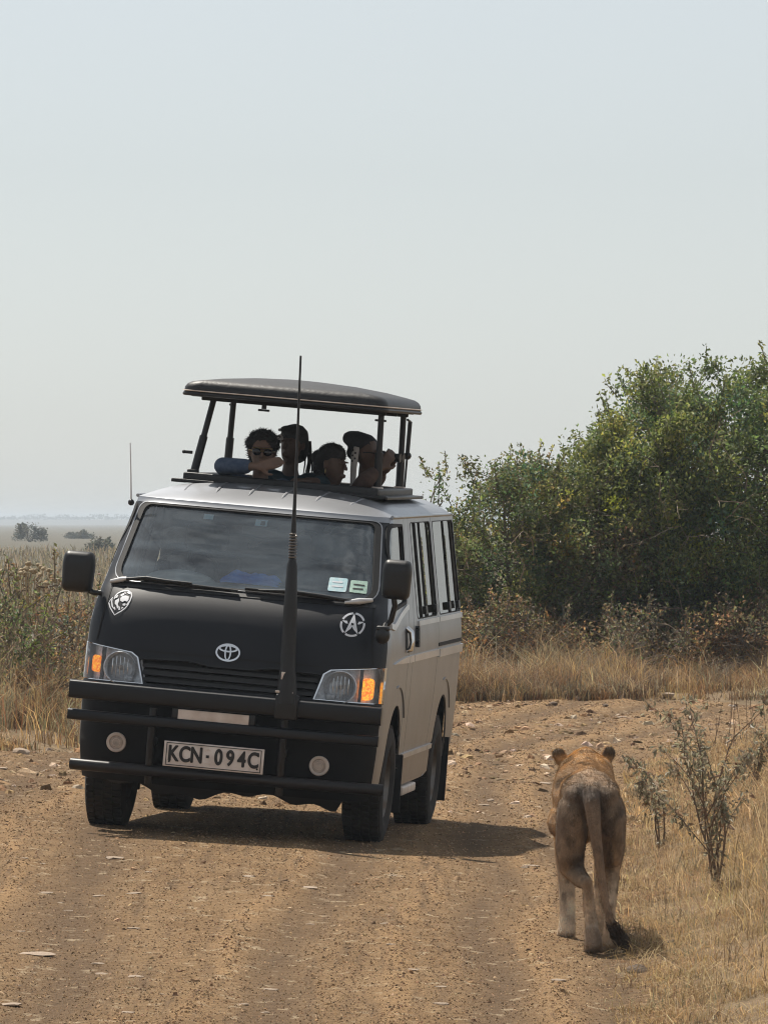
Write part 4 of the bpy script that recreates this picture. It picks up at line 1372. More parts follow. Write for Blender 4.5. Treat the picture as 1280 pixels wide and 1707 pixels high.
# ---- cloth on the dashboard
mb = MB(); nx, ny = 30, 14
grid = [[None] * (ny + 1) for _ in range(nx + 1)]
for i in range(nx + 1):
    for j in range(ny + 1):
        x = -0.150 + 0.345 * i / nx; y = 0.425 + 0.17 * j / ny
        w = 0.020 * math.sin(i * 0.55 + j * 0.3) + 0.016 * math.sin(i * 0.21 - j * 0.9) + 0.010 * math.sin(i * 1.3)
        ed = min(1, 9.0 * min(i / nx, 1 - i / nx, 0.3 + j / ny))
        z = 1.468 + (0.066 + 0.32 * w) * (0.35 + 0.65 * ed) * min(1.0, 0.1 + 1.0 * j / ny)
        grid[i][j] = mb.bm.verts.new((x + 0.012 * math.sin(j * 1.1), y + 0.01 * math.sin(i * 0.6), z))
for i in range(nx):
    for j in range(ny):
        mb.bm.faces.new((grid[i][j], grid[i + 1][j], grid[i + 1][j + 1], grid[i][j + 1]))
cl = mb.build('blue_cloth', blue_m, None, angle=80)
cl.data.transform(VAN_M)
sol = cl.modifiers.new('thickness', 'SOLIDIFY'); sol.thickness = 0.006
tag(cl, 'crumpled bright blue cloth lying on the dashboard behind the windscreen', 'cloth')
# ------------------------------------------------------------------ vegetation and stones
leaf_m = attr_mat('leaf', 0.5, 0.5, 0.45)
grass_m = attr_mat('dry_grass_blade', 0.8, 0.45, 0.2)
bark_m = mat('twig_bark', (0.13, 0.10, 0.075), 0.9, col2=(0.22, 0.185, 0.15), scale=12)
pale_twig_m = mat('pale_twig', (0.36, 0.29, 0.21), 0.9, col2=(0.24, 0.18, 0.13), scale=15)
weed_stem_m = mat('weed_stem', (0.14, 0.085, 0.055), 0.9, col2=(0.22, 0.15, 0.10), scale=20)

def ground_at(px, py):
    """Ground point seen along the ray to picture position (px, py)."""
    Y = 40.0
    for _ in range(16):
        X = (px - 640) * Y / 11800.0
        z = gz1(X, Y)
        Y = 0.5 * Y + 0.5 * (1.9 - z) * 11800.0 / (py - 870.0)
    return (px - 640) * Y / 11800.0, Y, gz1((px - 640) * Y / 11800.0, Y)

def unit(n):
    v = rng.normal(size=(n, 3))
    return v / np.linalg.norm(v, axis=1, keepdims=True)

def pick(pal, n, w=None, jit=0.25):
    pal = np.array(pal)
    c = pal[rng.choice(len(pal), n, p=w)]
    return np.clip(c * (1 + jit * rng.normal(size=(n, 1))) * (1 + 0.035 * rng.normal(size=(n, 3))), 0.004, 0.9)

def leaf_arrays(C, size, aspect=0.5, up=0.25, droop=0.0):
    n = len(C)
    d = unit(n); d[:, 2] += up - droop
    d /= np.linalg.norm(d, axis=1, keepdims=True)
    s = np.cross(d, unit(n)); s /= np.linalg.norm(s, axis=1, keepdims=True) + 1e-9
    nn = np.cross(d, s)
    L = (size * rng.uniform(0.6, 1.25, n))[:, None]
    W = L * aspect * rng.uniform(0.75, 1.2, n)[:, None]
    fold = rng.uniform(0.05, 0.3, n)[:, None]
    a = C
    t = C + d * L - nn * L * 0.15
    m = C + d * L * 0.48
    l = m + s * W * 0.5 + nn * W * fold
    r = m - s * W * 0.5 + nn * W * fold
    V = np.stack([a, l, t, r], 1).reshape(-1, 3)
    F = np.arange(4 * n).reshape(n, 4)
    return V, F

def tubes_arrays(segs):
    """segs: list of (p0, p1, r0, r1): four sided sticks."""
    P0 = np.array([s[0] for s in segs]); P1 = np.array([s[1] for s in segs])
    r0 = np.array([s[2] for s in segs])[:, None]; r1 = np.array([s[3] for s in segs])[:, None]
    d = P1 - P0; d /= np.linalg.norm(d, axis=1, keepdims=True) + 1e-9
    u = np.cross(d, np.array([0.31, 0.52, 0.79])); u /= np.linalg.norm(u, axis=1, keepdims=True) + 1e-9
    v = np.cross(d, u)
    V = []
    for P, r in ((P0, r0), (P1, r1)):
        for k in range(4):
            a = math.pi / 2 * k
            V.append(P + r * (math.cos(a) * u + math.sin(a) * v))
    V = np.stack(V, 1)
    n = len(segs)
    b = (np.arange(n) * 8)[:, None]
    F = np.stack([np.concatenate([b + k, b + (k + 1) % 4, b + 4 + (k + 1) % 4, b + 4 + k], 1) for k in range(4)], 1).reshape(-1, 4)
    return V.reshape(-1, 3), F

def curve_pts(a, b, bend, n=5):
    a = np.array(a, float); b = np.array(b, float)
    m = (a + b) / 2 + bend
    t = np.linspace(0, 1, n)[:, None]
    return (1 - t) ** 2 * a + 2 * t * (1 - t) * m + t * t * b

def bush(name, label, x, y, h, rx, ry, nclump, per, size, pal, pal_low, split, clump_r=0.22, shell=0.6, low=0.12, top_pow=2.0, cat='bush', group=None,
         shoots=0.12, stem_r=0.03, nstem=9, yellow=0, aspect=0.52, dead=0):
    root = empty(name, (x, y, gz1(x, y)))
    tag(root, label, cat, group)
    # clump centres under a dome
    C = []
    while len(C) < nclump:
        u = rng.uniform(-1, 1, 3); u[2] = rng.uniform(low * 0.5, 1)
        rr = (abs(u[0]) ** top_pow + abs(u[1]) ** top_pow + max(0, (u[2] - 0.25) / 0.75) ** 2.2)
        if rr > 1: continue
        if rr < 0.55 and rng.random() < shell: continue
        C.append((u[0] * rx, u[1] * ry, u[2] * h * 0.96))
    C = np.array(C)
    C += rng.normal(size=C.shape) * 0.05
    segs = []
    nodes = []
    for k in range(nstem):
        a = rng.uniform(0, 2 * math.pi); q = rng.uniform(0.2, 0.75)
        tip = (rx * q * math.cos(a), ry * q * math.sin(a), h * rng.uniform(0.55, 0.85))
        pts = curve_pts((0.3 * stem_r * math.cos(a), 0.3 * stem_r * math.sin(a), -0.08), tip, np.array([0.25 * rx * math.cos(a), 0.25 * ry * math.sin(a), 0]) * rng.uniform(0.2, 1.0), 8)
        r = np.linspace(stem_r, stem_r * 0.35, 8) * rng.uniform(0.7, 1.2)
        for i in range(7): segs.append((pts[i], pts[i + 1], r[i], r[i + 1]))
        nodes.append(pts)
    nodes = np.concatenate(nodes)
    LC = []; CI = []
    for c in C:
        dd = np.linalg.norm(nodes - c, axis=1) + 0.6 * np.maximum(0, nodes[:, 2] - c[2])
        s = nodes[dd.argmin()]
        pts = curve_pts(s, c, rng.normal(size=3) * 0.08, 4)
        for i in range(3): segs.append((pts[i], pts[i + 1], 0.011 - 0.0025 * i, 0.0085 - 0.0025 * i))
        n = int(per * rng.uniform(0.5, 1.5))
        cr = clump_r * rng.uniform(0.6, 1.35)
        off = np.clip(rng.normal(size=(n, 3)), -1.7, 1.7) * cr * 0.55
        LC.append(c + off); CI.append(np.full(n, len(CI)))
        edge = ((c[0] / rx) ** 2 + (c[1] / ry) ** 2 + (c[2] / h) ** 2)
        if rng.random() < shoots + (0.5 if edge > 0.85 and c[2] > 0.5 * h else 0):      # upright leafy shoots break the outline
            for _ in range(rng.integers(1, 4)):
                d = np.array([c[0] / rx * 0.7, c[1] / ry * 0.5, 1.0]) + rng.normal(size=3) * 0.35
                d /= np.linalg.norm(d)
                ln = rng.uniform(0.14, 0.38)
                st = c + rng.normal(size=3) * cr * 0.4
                segs.append((st, st + d * ln, 0.007, 0.004))
                kk = int(ln / 0.011)
                tt = rng.uniform(0.1, 1.05, kk)[:, None]
                LC.append(st + d * ln * tt + rng.normal(size=(kk, 3)) * 0.012); CI.append(np.full(kk, len(CI)))
    dsegs = []
    fc = C[(C[:, 1] < -0.25 * ry) & (C[:, 2] < 0.62 * h)]
    for _ in range(dead if len(fc) else 0):                       # bare pale twigs hanging out of the front
        p = fc[rng.integers(len(fc))]
        d = np.array([rng.normal() * 0.7, -0.6, 0.35 + 0.5 * rng.random()]); d /= np.linalg.norm(d)
        for i in range(6):
            q = p + d * rng.uniform(0.04, 0.085) * min(h, 2.8)
            dsegs.append((p, q, 0.008 - 0.0011 * i, 0.0069 - 0.0011 * i))
            if i in (2, 3, 4):
                e = d + rng.normal(size=3) * 0.6; e /= np.linalg.norm(e)
                dsegs.append((q, q + e * 0.14, 0.004, 0.0015))
            p = q
            d = d + rng.normal(size=3) * 0.32 - np.array([0, 0, 0.10]); d /= np.linalg.norm(d)
    if dsegs:
        V, F = tubes_arrays(dsegs)
        tag(np_mesh('bare_twigs', V, F, pale_twig_m, root), kind='stuff')
    V, F = tubes_arrays(segs)
    tag(np_mesh('trunk', V, F, bark_m, root), kind='stuff')
    LC = np.concatenate(LC); CI = np.concatenate(CI)
    CI = CI[LC[:, 2] > 0.04]; LC = LC[LC[:, 2] > 0.04]
    n = len(LC)
    V, F = leaf_arrays(LC, size, aspect)
    col = pick(pal, n)
    if pal_low is not None:
        k = fbm(LC[:, 0] * 1.4 + 3, LC[:, 2] * 1.4 + x, 3, 9) * 0.9 - 0.45
        lowm = (LC[:, 2] / h + k + rng.normal(size=n) * 0.08) < split
        col[lowm] = pick(pal_low, int(lowm.sum()))
    # every spray has its own tone: fresh, dusty or yellowing
    nt2 = CI.max() + 1
    ton = np.exp(rng.normal(size=(nt2, 1)) * 0.26) * (1 + np.array([0.16, 0.04, -0.10]) * rng.normal(size=(nt2, 1)))
    col = np.clip(col * ton[CI], 0.01, 0.8)
    for _ in range(yellow):
        c = C[rng.integers(len(C))]
        c = np.array([c[0], -abs(c[1]), max(c[2], h * 0.5)])
        near = np.linalg.norm((LC - c) * np.array([1, 0.6, 1.4]), axis=1) < 0.16
        col[near] = pick([(0.36, 0.38, 0.04), (0.30, 0.34, 0.05)], int(near.sum()))
    np_mesh('crown', V, F, leaf_m, root, col=col)
    return root

GREEN = [(0.165, 0.215, 0.055), (0.20, 0.25, 0.065), (0.12, 0.165, 0.055), (0.27, 0.30, 0.08), (0.25, 0.27, 0.13), (0.16, 0.19, 0.095)]
OLIVE = [(0.19, 0.205, 0.075), (0.25, 0.25, 0.10), (0.15, 0.16, 0.07), (0.28, 0.24, 0.12), (0.21, 0.165, 0.09)]
BROWN = [(0.22, 0.165, 0.10), (0.27, 0.20, 0.12), (0.16, 0.125, 0.08), (0.19, 0.19, 0.085), (0.32, 0.25, 0.16), (0.22, 0.13, 0.08)]
TAN = [(0.47, 0.34, 0.18), (0.41, 0.285, 0.14), (0.54, 0.41, 0.24), (0.33, 0.22, 0.12), (0.44, 0.29, 0.13)]
RUST = [(0.26, 0.145, 0.075), (0.33, 0.20, 0.095), (0.20, 0.115, 0.07), (0.38, 0.25, 0.12), (0.17, 0.11, 0.075)]

bush('green_bush', 'tallest dark green bush of the thicket, at the right edge of the picture', 4.35, 82.2, 3.76, 2.30, 1.7, 760, 200, 0.058, GREEN, BROWN + OLIVE, 0.26, top_pow=3.0, yellow=4, dead=30, shell=0.4)
bush('green_bush', 'rounded green bush in the middle of the thicket, stepping down from the tallest one', 2.75, 81.5, 3.12, 1.15, 1.3, 290, 190, 0.056, GREEN, BROWN + OLIVE, 0.30, yellow=2, dead=10, shell=0.4)
bush('green_bush', 'lower yellowish green bush of the thicket beside the rear of the van', 1.55, 81.0, 2.62, 1.1, 1.2, 270, 180, 0.054, GREEN + OLIVE, OLIVE + BROWN, 0.40, dead=10, shell=0.4)
bush('slender_bush', 'thin sparse sprig with small leaves against the sky behind the van roof', 0.62, 80.8, 2.60, 0.30, 0.3, 16, 26, 0.050, GREEN + OLIVE, None, 0, clump_r=0.13, shoots=0.9, nstem=6, stem_r=0.012, low=0.5)
for i, (x, y, h, rx, lab) in enumerate(((1.35, 79.4, 0.85, 0.75, 'brown half dry scrub bush just right of the van, in front of the thicket'),
                                       (2.75, 79.4, 0.80, 0.95, 'brown half dry scrub bush under the middle of the thicket'),
                                       (4.50, 79.6, 0.95, 1.05, 'brown twiggy scrub bush under the tallest bush of the thicket'))):
    bush('dry_scrub', lab, x, y, h, rx, 0.6, 85, 90, 0.044, BROWN + RUST + OLIVE, RUST, 0.45, clump_r=0.18, nstem=16, stem_r=0.012, dead=22, group='dry scrub bushes in front of the thicket')

def blades(name, X, Y, hgt, wid, pal, lean=0.35, kind='stuff', bend=0.4, w=None, m=None):
    n = len(X)
    Z = gz(X, Y)
    a = rng.uniform(0, 2 * math.pi, n)
    d = np.stack([np.cos(a), np.sin(a), np.zeros(n)], 1)
    s = np.stack([-np.sin(a + 0.5), np.cos(a + 0.5), np.zeros(n)], 1)
    B = np.stack([X, Y, Z - 0.01], 1)
    ln = np.clip(np.abs(rng.normal(size=n)), 0, 2.2) * lean
    H = hgt * rng.uniform(0.55, 1.2, n)
    mid = B + d * (H * ln * 0.4)[:, None] + np.array([0, 0, 1]) * (H * 0.55)[:, None]
    tip = B + d * (H * (ln + bend * rng.uniform(0, 1, n)))[:, None] + np.array([0, 0, 1]) * (H * np.clip(1 - 0.45 * ln, 0.25, 1))[:, None]
    w2 = (wid * rng.uniform(0.7, 1.3, n))[:, None] * 0.5
    V = np.stack([B - s * w2, B + s * w2, mid + s * w2 * 0.7, mid - s * w2 * 0.7, tip + s * w2 * 0.12, tip - s * w2 * 0.12], 1).reshape(-1, 3)
    b = (np.arange(n) * 6)[:, None]
    F = np.concatenate([np.concatenate([b, b + 1, b + 2, b + 3], 1), np.concatenate([b + 3, b + 2, b + 4, b + 5], 1)], 0)
    c = pick(pal, n, w)
    return np_mesh(name, V, F, m or grass_m, col=np.concatenate([c, c], 0))

def clumpy(X, Y, sc, thr, seed):
    k = fbm(X * sc, Y * sc, 3, seed) + rng.normal(size=len(X)) * 0.06 > thr
    return X[k], Y[k]

def tufts(X, Y, per, spread, hfun, wid):
    """Blade positions gathered into tufts; every tuft has its own height and tint."""
    k = rng.integers(per[0], per[1] + 1, len(X))
    i = np.repeat(np.arange(len(X)), k)
    n = len(i)
    sp = (spread * rng.uniform(0.5, 1.5, len(X)))[i]
    x = X[i] + rng.normal(size=n) * sp; y = Y[i] + rng.normal(size=n) * sp
    h = (hfun(X, Y) * np.clip(rng.lognormal(0, 0.35, len(X)), 0.4, 1.7))[i]
    return x, y, h, i

def grass(name, X, Y, per, spread, hfun, wid, pal, label, lean=0.5, bend=0.6):
    x, y, h, i = tufts(X, Y, per, spread, hfun, wid)
    tint = pick(pal, len(X), jit=0.18)[i]
    n = len(x)
    o = blades(name, x, y, h, wid(y) if callable(wid) else wid, pal, lean, bend=bend)
    c = np.ones((2 * n, 4), np.float32)
    cc = np.clip(tint * (1 + 0.22 * rng.normal(size=(n, 1))), 0.01, 0.8)
    c[:, :3] = np.concatenate([cc, cc], 0)
    o.data.attributes['Col'].data.foreach_set('color', c.ravel())
    tag(o, label, 'grass', kind='stuff')
    return o

# verge on the right of the road: ragged tufts and lying straw over bare soil
n = 11000
Y = 26 + (70 - 26) * rng.random(n) ** 1.2
X = road_right(Y) - 0.22 + rng.exponential(1.1, n) * 1.3
X, Y = clumpy(X, Y, 1.9, 0.45, 41)
k = (X < 6.5); X, Y = X[k], Y[k]
VERGE = TAN + TAN + [(0.34, 0.27, 0.16), (0.25, 0.17, 0.10), (0.22, 0.20, 0.12), (0.19, 0.13, 0.085)]
grass('dry_grass', X, Y, (5, 14), 0.035, lambda x, y: np.clip(0.05 + 0.14 * np.clip(x - road_right(y), 0, 1.1), 0.04, 0.20) * rng.lognormal(0, 0.35, len(x)), lambda y: np.where(y < 45, 0.0042, 0.008), VERGE, 'short dry tan grass on the verge right of the lioness', lean=0.9, bend=0.9)
n = 17000
Y = 26 + (60 - 26) * rng.random(n) ** 1.3
X = road_right(Y) - 0.05 + rng.exponential(0.9, n) * 1.3
X, Y = clumpy(X, Y, 1.7, 0.40, 49)
grass('lying_straw', X, Y, (1, 2), 0.02, lambda x, y: 0.07 + 0 * x, 0.0038, TAN + [(0.50, 0.39, 0.25), (0.24, 0.16, 0.10)], 'loose straw lying on the verge between the tufts', lean=3.0, bend=1.5)
# strip under the thicket: mixed heights, gaps, some tall pale stems
n = 6800
X = rng.uniform(-2.5, 9.0, n)
Y = road_far(X) + 0.1 + rng.exponential(1.6, n)
X, Y = clumpy(X, Y, 0.9, 0.38, 43)
grass('dry_grass', X, Y, (6, 18), 0.07, lambda x, y: (0.12 + 0.50 * fbm(x * 0.8, y * 0.6, 3, 3) ** 1.6) * np.clip(0.35 + (y - road_far(x)) * 0.55, 0.35, 1.15), 0.0085, RUST + TAN + [(0.30, 0.25, 0.15), (0.17, 0.13, 0.09), (0.30, 0.26, 0.19), (0.24, 0.20, 0.15), (0.22, 0.20, 0.12)], 'ragged rust and tan grass along the far road edge below the thicket', lean=0.55, bend=0.7)
# left of the van, across the bend
n = 7000
X = rng.uniform(-9.0, -0.3, n)
Y = road_far(X) + 0.0 + rng.exponential(5.0, n)
X, Y = clumpy(X, Y, 0.8, 0.36, 47)
grass('dry_grass', X, Y, (6, 16), 0.07, lambda x, y: (0.12 + 0.38 * np.clip((y - road_far(x)) / 6.0, 0, 1)) * (0.5 + 1.0 * fbm(x * 0.7, y * 0.4, 2, 3)), 0.0085, TAN + RUST + [(0.28, 0.25, 0.14), (0.23, 0.215, 0.12), (0.30, 0.27, 0.17), (0.25, 0.24, 0.13)], 'tall tan grass on the left behind the van', lean=0.5, bend=0.6)
# open plain: coarse grass fading into the distance
n = 60000
Y = 72 * np.exp(rng.uniform(0, 1, n) ** 1.1 * math.log(420 / 72))
X = rng.uniform(-1, 1, n) * (4 + 0.10 * Y)
k = ~((X > 0.2) & (X < 9) & (Y < 85))
X, Y = X[k], Y[k]
X, Y = clumpy(X, Y, 0.25, 0.40, 53)
o = blades('plain_grass', X, Y, 0.30 + 0.45 * fbm(X * 0.2, Y * 0.1, 2, 3), 0.016 + Y * 0.00015, [(0.28, 0.22, 0.14), (0.23, 0.19, 0.115), (0.32, 0.25, 0.155), (0.19, 0.17, 0.10)], lean=0.4)
tag(o, 'olive brown grass of the open plain fading into haze', 'grass', kind='stuff')

# shrubs left of the van
for (px, Y, h, rx, pal, lab) in (
    (48, 63.0, 1.36, 0.42, OLIVE + BROWN + RUST, 'pale headed shrub standing tallest left of the wing mirror'),
    (112, 63.5, 1.08, 0.40, BROWN + RUST + OLIVE, 'brown shrub below the black wing mirror on the left'),
    (14, 60.5, 1.12, 0.42, OLIVE + GREEN + GREEN, 'small green leafed shrub at the left picture edge'),
    (85, 61.6, 0.85, 0.40, BROWN, 'low dry brown shrub level with the headlamp on the left'),
    (-70, 60.0, 1.15, 0.5, OLIVE + BROWN, 'brown green shrub just beyond the left picture edge'),
    (165, 66.0, 1.0, 0.45, BROWN, 'dry brown shrub partly hidden behind the van front')):
    x = (px - 640) * Y / 11800
    bush('plain_shrub', lab, x, Y, h, rx, 0.4, 30, 44, 0.040, pal, RUST + TAN, 0.45, clump_r=0.15, nstem=18, stem_r=0.008, dead=22, shoots=0.5, cat='shrub', group='shrubs left of the van')
# dry pale seed heads on the tallest shrub
sx0, sy0 = (48 - 640) * 63.0 / 11800, 63.0
hd = empty('seed_heads')
tag(hd, 'cluster of dry pale seed heads on top of the tallest left shrub', 'seed heads')
hd.location = (sx0, sy0, gz1(sx0, sy0))
seed_m = mat('seed', (0.42, 0.34, 0.22), 0.9, col2=(0.30, 0.22, 0.13), scale=60)
for k in range(24):
    a = rng.uniform(0, 2 * math.pi); r_ = rng.uniform(0, 0.36)
    c = Vector((r_ * math.cos(a), r_ * math.sin(a) * 0.8 - 0.1, 1.12 + 0.20 * (1 - (r_ / 0.4) ** 2) + rng.normal() * 0.05))
    q = 0.017 + 0.007 * rng.random()
    mb = MB()
    for _ in range(3):
        mb.sph(c + Vector(rng.normal(size=3) * 0.008), (q * 0.9, q * 0.9, q * 0.75), 8)
    mb.tube([c, c + Vector((-0.25 * c.x, 0.02, -0.20)), Vector((0.35 * c.x, 0.3 * c.y, c.z - 0.55))], [0.004, 0.004, 0.006], 5)
    mb.build('seed_head', seed_m, hd)

# far bushes on the plain
far = ((50, 640.0, 1.75, 1.55, 0.12, 'hazy dark spreading bush standing alone on the far plain'),
       (135, 760.0, 0.40, 1.7, 0.1, 'low hazy bush on the far plain to the left of the van'),
       (168, 420.0, 0.50, 0.7, 0.1, 'small dark far bush just left of the windscreen pillar'),
       (-60, 700.0, 1.3, 1.8, 0.1, 'hazy far bush beyond the left picture edge'),
       )
for (px, Y, h, rx, sh, lab) in far:
    x = (px - 640) * Y / 11800
    bush('far_bush', lab, x, Y, h, rx, 0.9, 46, 46, 0.15, [(0.10, 0.105, 0.075), (0.13, 0.13, 0.09)], None, 0, clump_r=0.36, nstem=7, stem_r=0.05, shoots=0.3, low=0.2, aspect=0.7, group='far bushes on the plain')  # leaf colours lightened and greyed: distance haze painted in
# treeline on the horizon, one mass
n = 16000
X = rng.uniform(-620, 620, n)
Zt = np.minimum(4.0 + rng.exponential(0.7, n) * (0.5 + 1.3 * (fbm(X / 14.0, X * 0 + 3.3, 3, 91) > 0.55)), 6.6)
C = np.stack([X, np.full(n, 4900.0) + rng.uniform(-60, 60, n), Zt], 1)
V, F = leaf_arrays(C, 1.3, 0.8)
o = np_mesh('horizon_treeline', V, F, leaf_m, col=pick([(0.05, 0.06, 0.035)], n))
tag(o, 'distant uneven line of trees along the hazy horizon', 'trees', kind='stuff')

# ---- two grey leafed weeds on the verge
def weed(label, px, py, h, nb, spread, seed):
    global rng
    x, y, z = ground_at(px, py)
    root = empty('leafy_weed', (x, y, z))
    tag(root, label, 'weed', 'grey leafed weeds on the verge')
    segs = []; LC = []; LD = []
    def branch(p, d, ln, r, depth):
        k = max(3, int(ln / 0.07))
        for i in range(k):
            d2 = d + rng.normal(size=3) * 0.10; d2 /= np.linalg.norm(d2)
            q = p + d2 * ln / k
            segs.append((p, q, r * (1 - 0.6 * i / k), r * (1 - 0.6 * (i + 1) / k)))
            if depth > 0 and i > 0 and rng.random() < 0.55:
                a = rng.uniform(0, 2 * math.pi)
                e = d * 0.75 + np.array([math.cos(a), math.sin(a), 0.05]) * spread
                branch(q, e / np.linalg.norm(e), ln * rng.uniform(0.25, 0.48), r * 0.5, depth - 1)
            m = 4 if depth > 0 else 6
            for _ in range(m): LC.append(q + rng.normal(size=3) * 0.012)
            p = q; d = d2
        for _ in range(9): LC.append(p + rng.normal(size=3) * 0.02)
    for b in range(nb):
        a = rng.uniform(0, 2 * math.pi)
        dd = np.array([0.09 * math.cos(a), 0.09 * math.sin(a), 1.0]); dd /= np.linalg.norm(dd)
        branch(np.array([0.02 * math.cos(a), 0.02 * math.sin(a), -0.02]), dd, h * rng.uniform(0.75, 1.0), 0.008, 2 if b < 3 else 1)
    V, F = tubes_arrays(segs)
    np_mesh('stem', V, F, weed_stem_m, root)
    LC = np.array(LC)
    V, F = leaf_arrays(LC, 0.042, 0.40, up=-0.25, droop=0.3)
    np_mesh('leaves', V, F, leaf_m, root, col=pick([(0.34, 0.31, 0.21), (0.27, 0.25, 0.165), (0.42, 0.36, 0.25), (0.19, 0.17, 0.115), (0.30, 0.20, 0.125)], len(LC)))
    return root
weed('tall grey leafed weed with reddish stems at the right edge of the road', 1192, 1482, 0.88, 5, 0.45, 1)
weed('smaller grey leafed weed between the lioness and the taller weed', 1103, 1418, 0.44, 3, 0.5, 2)
weed('low grey leafed weed behind the taller weed at the right picture edge', 1262, 1330, 0.40, 3, 0.6, 3)
# dry upright stalks beyond the weeds
st = empty('dry_stalks'); x, y, z = ground_at(1240, 1250); st.location = (x, y, z)
tag(st, 'bare dry upright stalks standing at the right picture edge beyond the weeds', 'stalks')
for k in range(14):
    a = Vector((rng.uniform(-0.35, 0.3), rng.uniform(-0.5, 0.5), -0.03)); b = a + Vector((rng.normal() * 0.05, rng.normal() * 0.05, rng.uniform(0.25, 0.62)))
    MB().tube([a, a.lerp(b, 0.5) + Vector((0.01, 0, 0)), b], [0.004, 0.003, 0.0015], 5).build('stalk', weed_stem_m, st)

# ---- stones
stone_m = mat('pale_stone', (0.44, 0.345, 0.26), 0.92, col2=(0.33, 0.245, 0.175), scale=14, bump=0.6, bscale=30)
dark_stone_m = mat('dark_stone', (0.13, 0.095, 0.07), 0.9, col2=(0.21, 0.15, 0.105), scale=14, bump=0.6, bscale=30)
def rock_mesh(seed, m, flat):
    bm = bmesh.new()
    bmesh.ops.create_icosphere(bm, subdivisions=2, radius=1.0)
    r2 = np.random.default_rng(seed)
    pl = [(Vector(r2.normal(size=3)).normalized(), r2.uniform(0.55, 0.9)) for _ in range(9)]
    for v in bm.verts:
        for nrm, dd in pl:
            q = v.co.dot(nrm) - dd
            if q > 0: v.co -= nrm * q
        v.co *= 1 + 0.06 * r2.normal()
        v.co.z *= flat
    me = bpy.data.meshes.new('stone'); bm.to_mesh(me); bm.free()
    me.materials.append(m)
    return me
RM = [rock_mesh(s, stone_m, 0.55) for s in range(5)] + [rock_mesh(s + 20, dark_stone_m, 0.6) for s in range(4)]
FL = [rock_mesh(s + 50, stone_m, 0.14) for s in range(5)]
def stone(px, py, wpx, me, label, group=None, sink=0.3, name='stone', depth=1.0):
    x, y, z = ground_at(px, py)
    r = wpx * y / 11800 / 2
    o = bpy.data.objects.new(name, me)
    link(o)
    o.scale = (r, r * depth, r)
    o.rotation_euler = (0, 0, rng.uniform(-0.6, 0.6))
    hz = max(v.co.z for v in me.vertices) * r
    o.location = (x, y, z + hz * (1 - 2 * sink) if sink < 0.5 else z)
    tag(o, label, 'stone', group)
    return o
stone(1112, 1162, 24, RM[0], 'pale boulder at the far road edge below the thicket', sink=0.15)
stone(964, 1166, 17, RM[1], 'small pale stone left of the boulder at the far road edge')
stone(922, 1176, 16, RM[5], 'small dark stone at the far road edge right of the van')
stone(1008, 1178, 12, RM[6], 'dark pebble sized stone between the van and the boulder')
stone(1062, 1622, 40, RM[7], 'dark jagged stone on the road just right of the lioness tail', sink=0.35)
stone(1117, 1572, 17, RM[6], 'small brown stone beside the shadow tip of the lioness', sink=0.35)
stone(818, 1336, 14, RM[2], 'small pale stone on the road between the van and the lioness')
stone(930, 1634, 30, FL[0], 'flat pale stone bedded in the road in front of the lioness paws', sink=0.35)
stone(735, 1674, 34, FL[1], 'flat pale stone bedded in the road at the bottom centre', sink=0.35)
stone(36, 1256, 32, RM[3], 'pale stone where the left grass meets the road', sink=0.35)
stone(190, 1431, 42, FL[2], 'pale flat stone on the road below the left front wheel', sink=0.3)
stone(18, 1676, 48, FL[3], 'pale flat stone at the bottom left corner of the road', sink=0.3)
stone(62, 1592, 66, FL[4], 'long pale flat stone near the left picture edge', sink=0.35)
stone(228, 1628, 32, FL[0], 'small pale flat stone right of the long one on the left', sink=0.35)
stone(1036, 1196, 22, FL[1], 'pale flat stone in the road bend below the boulder', sink=0.3)
stone(905, 1306, 30, FL[2], 'pale flat stone on the road left of the lioness ears', sink=0.35)
for k in range(62):
    py = 1180 + 520 * rng.random() ** 1.2
    px = rng.uniform(-40, 1100) if k % 3 else rng.uniform(-40, 480)
    x, y, z = ground_at(px, py)
    if x > float(road_right(y)) - 0.25 or y > float(road_far(x)) - 1 or (-2.3 < x < 0.7 and 41 < y < 47.5) or (0.7 < x < 1.35 and 32 < y < 35.5):
        continue
    stone(px, py, rng.uniform(12, 36), FL[rng.integers(5)], 'flat pale stone bedded in the dirt road among the gravel', 'flat pale stones bedded in the road', sink=0.38, depth=rng.uniform(0.6, 1.4))
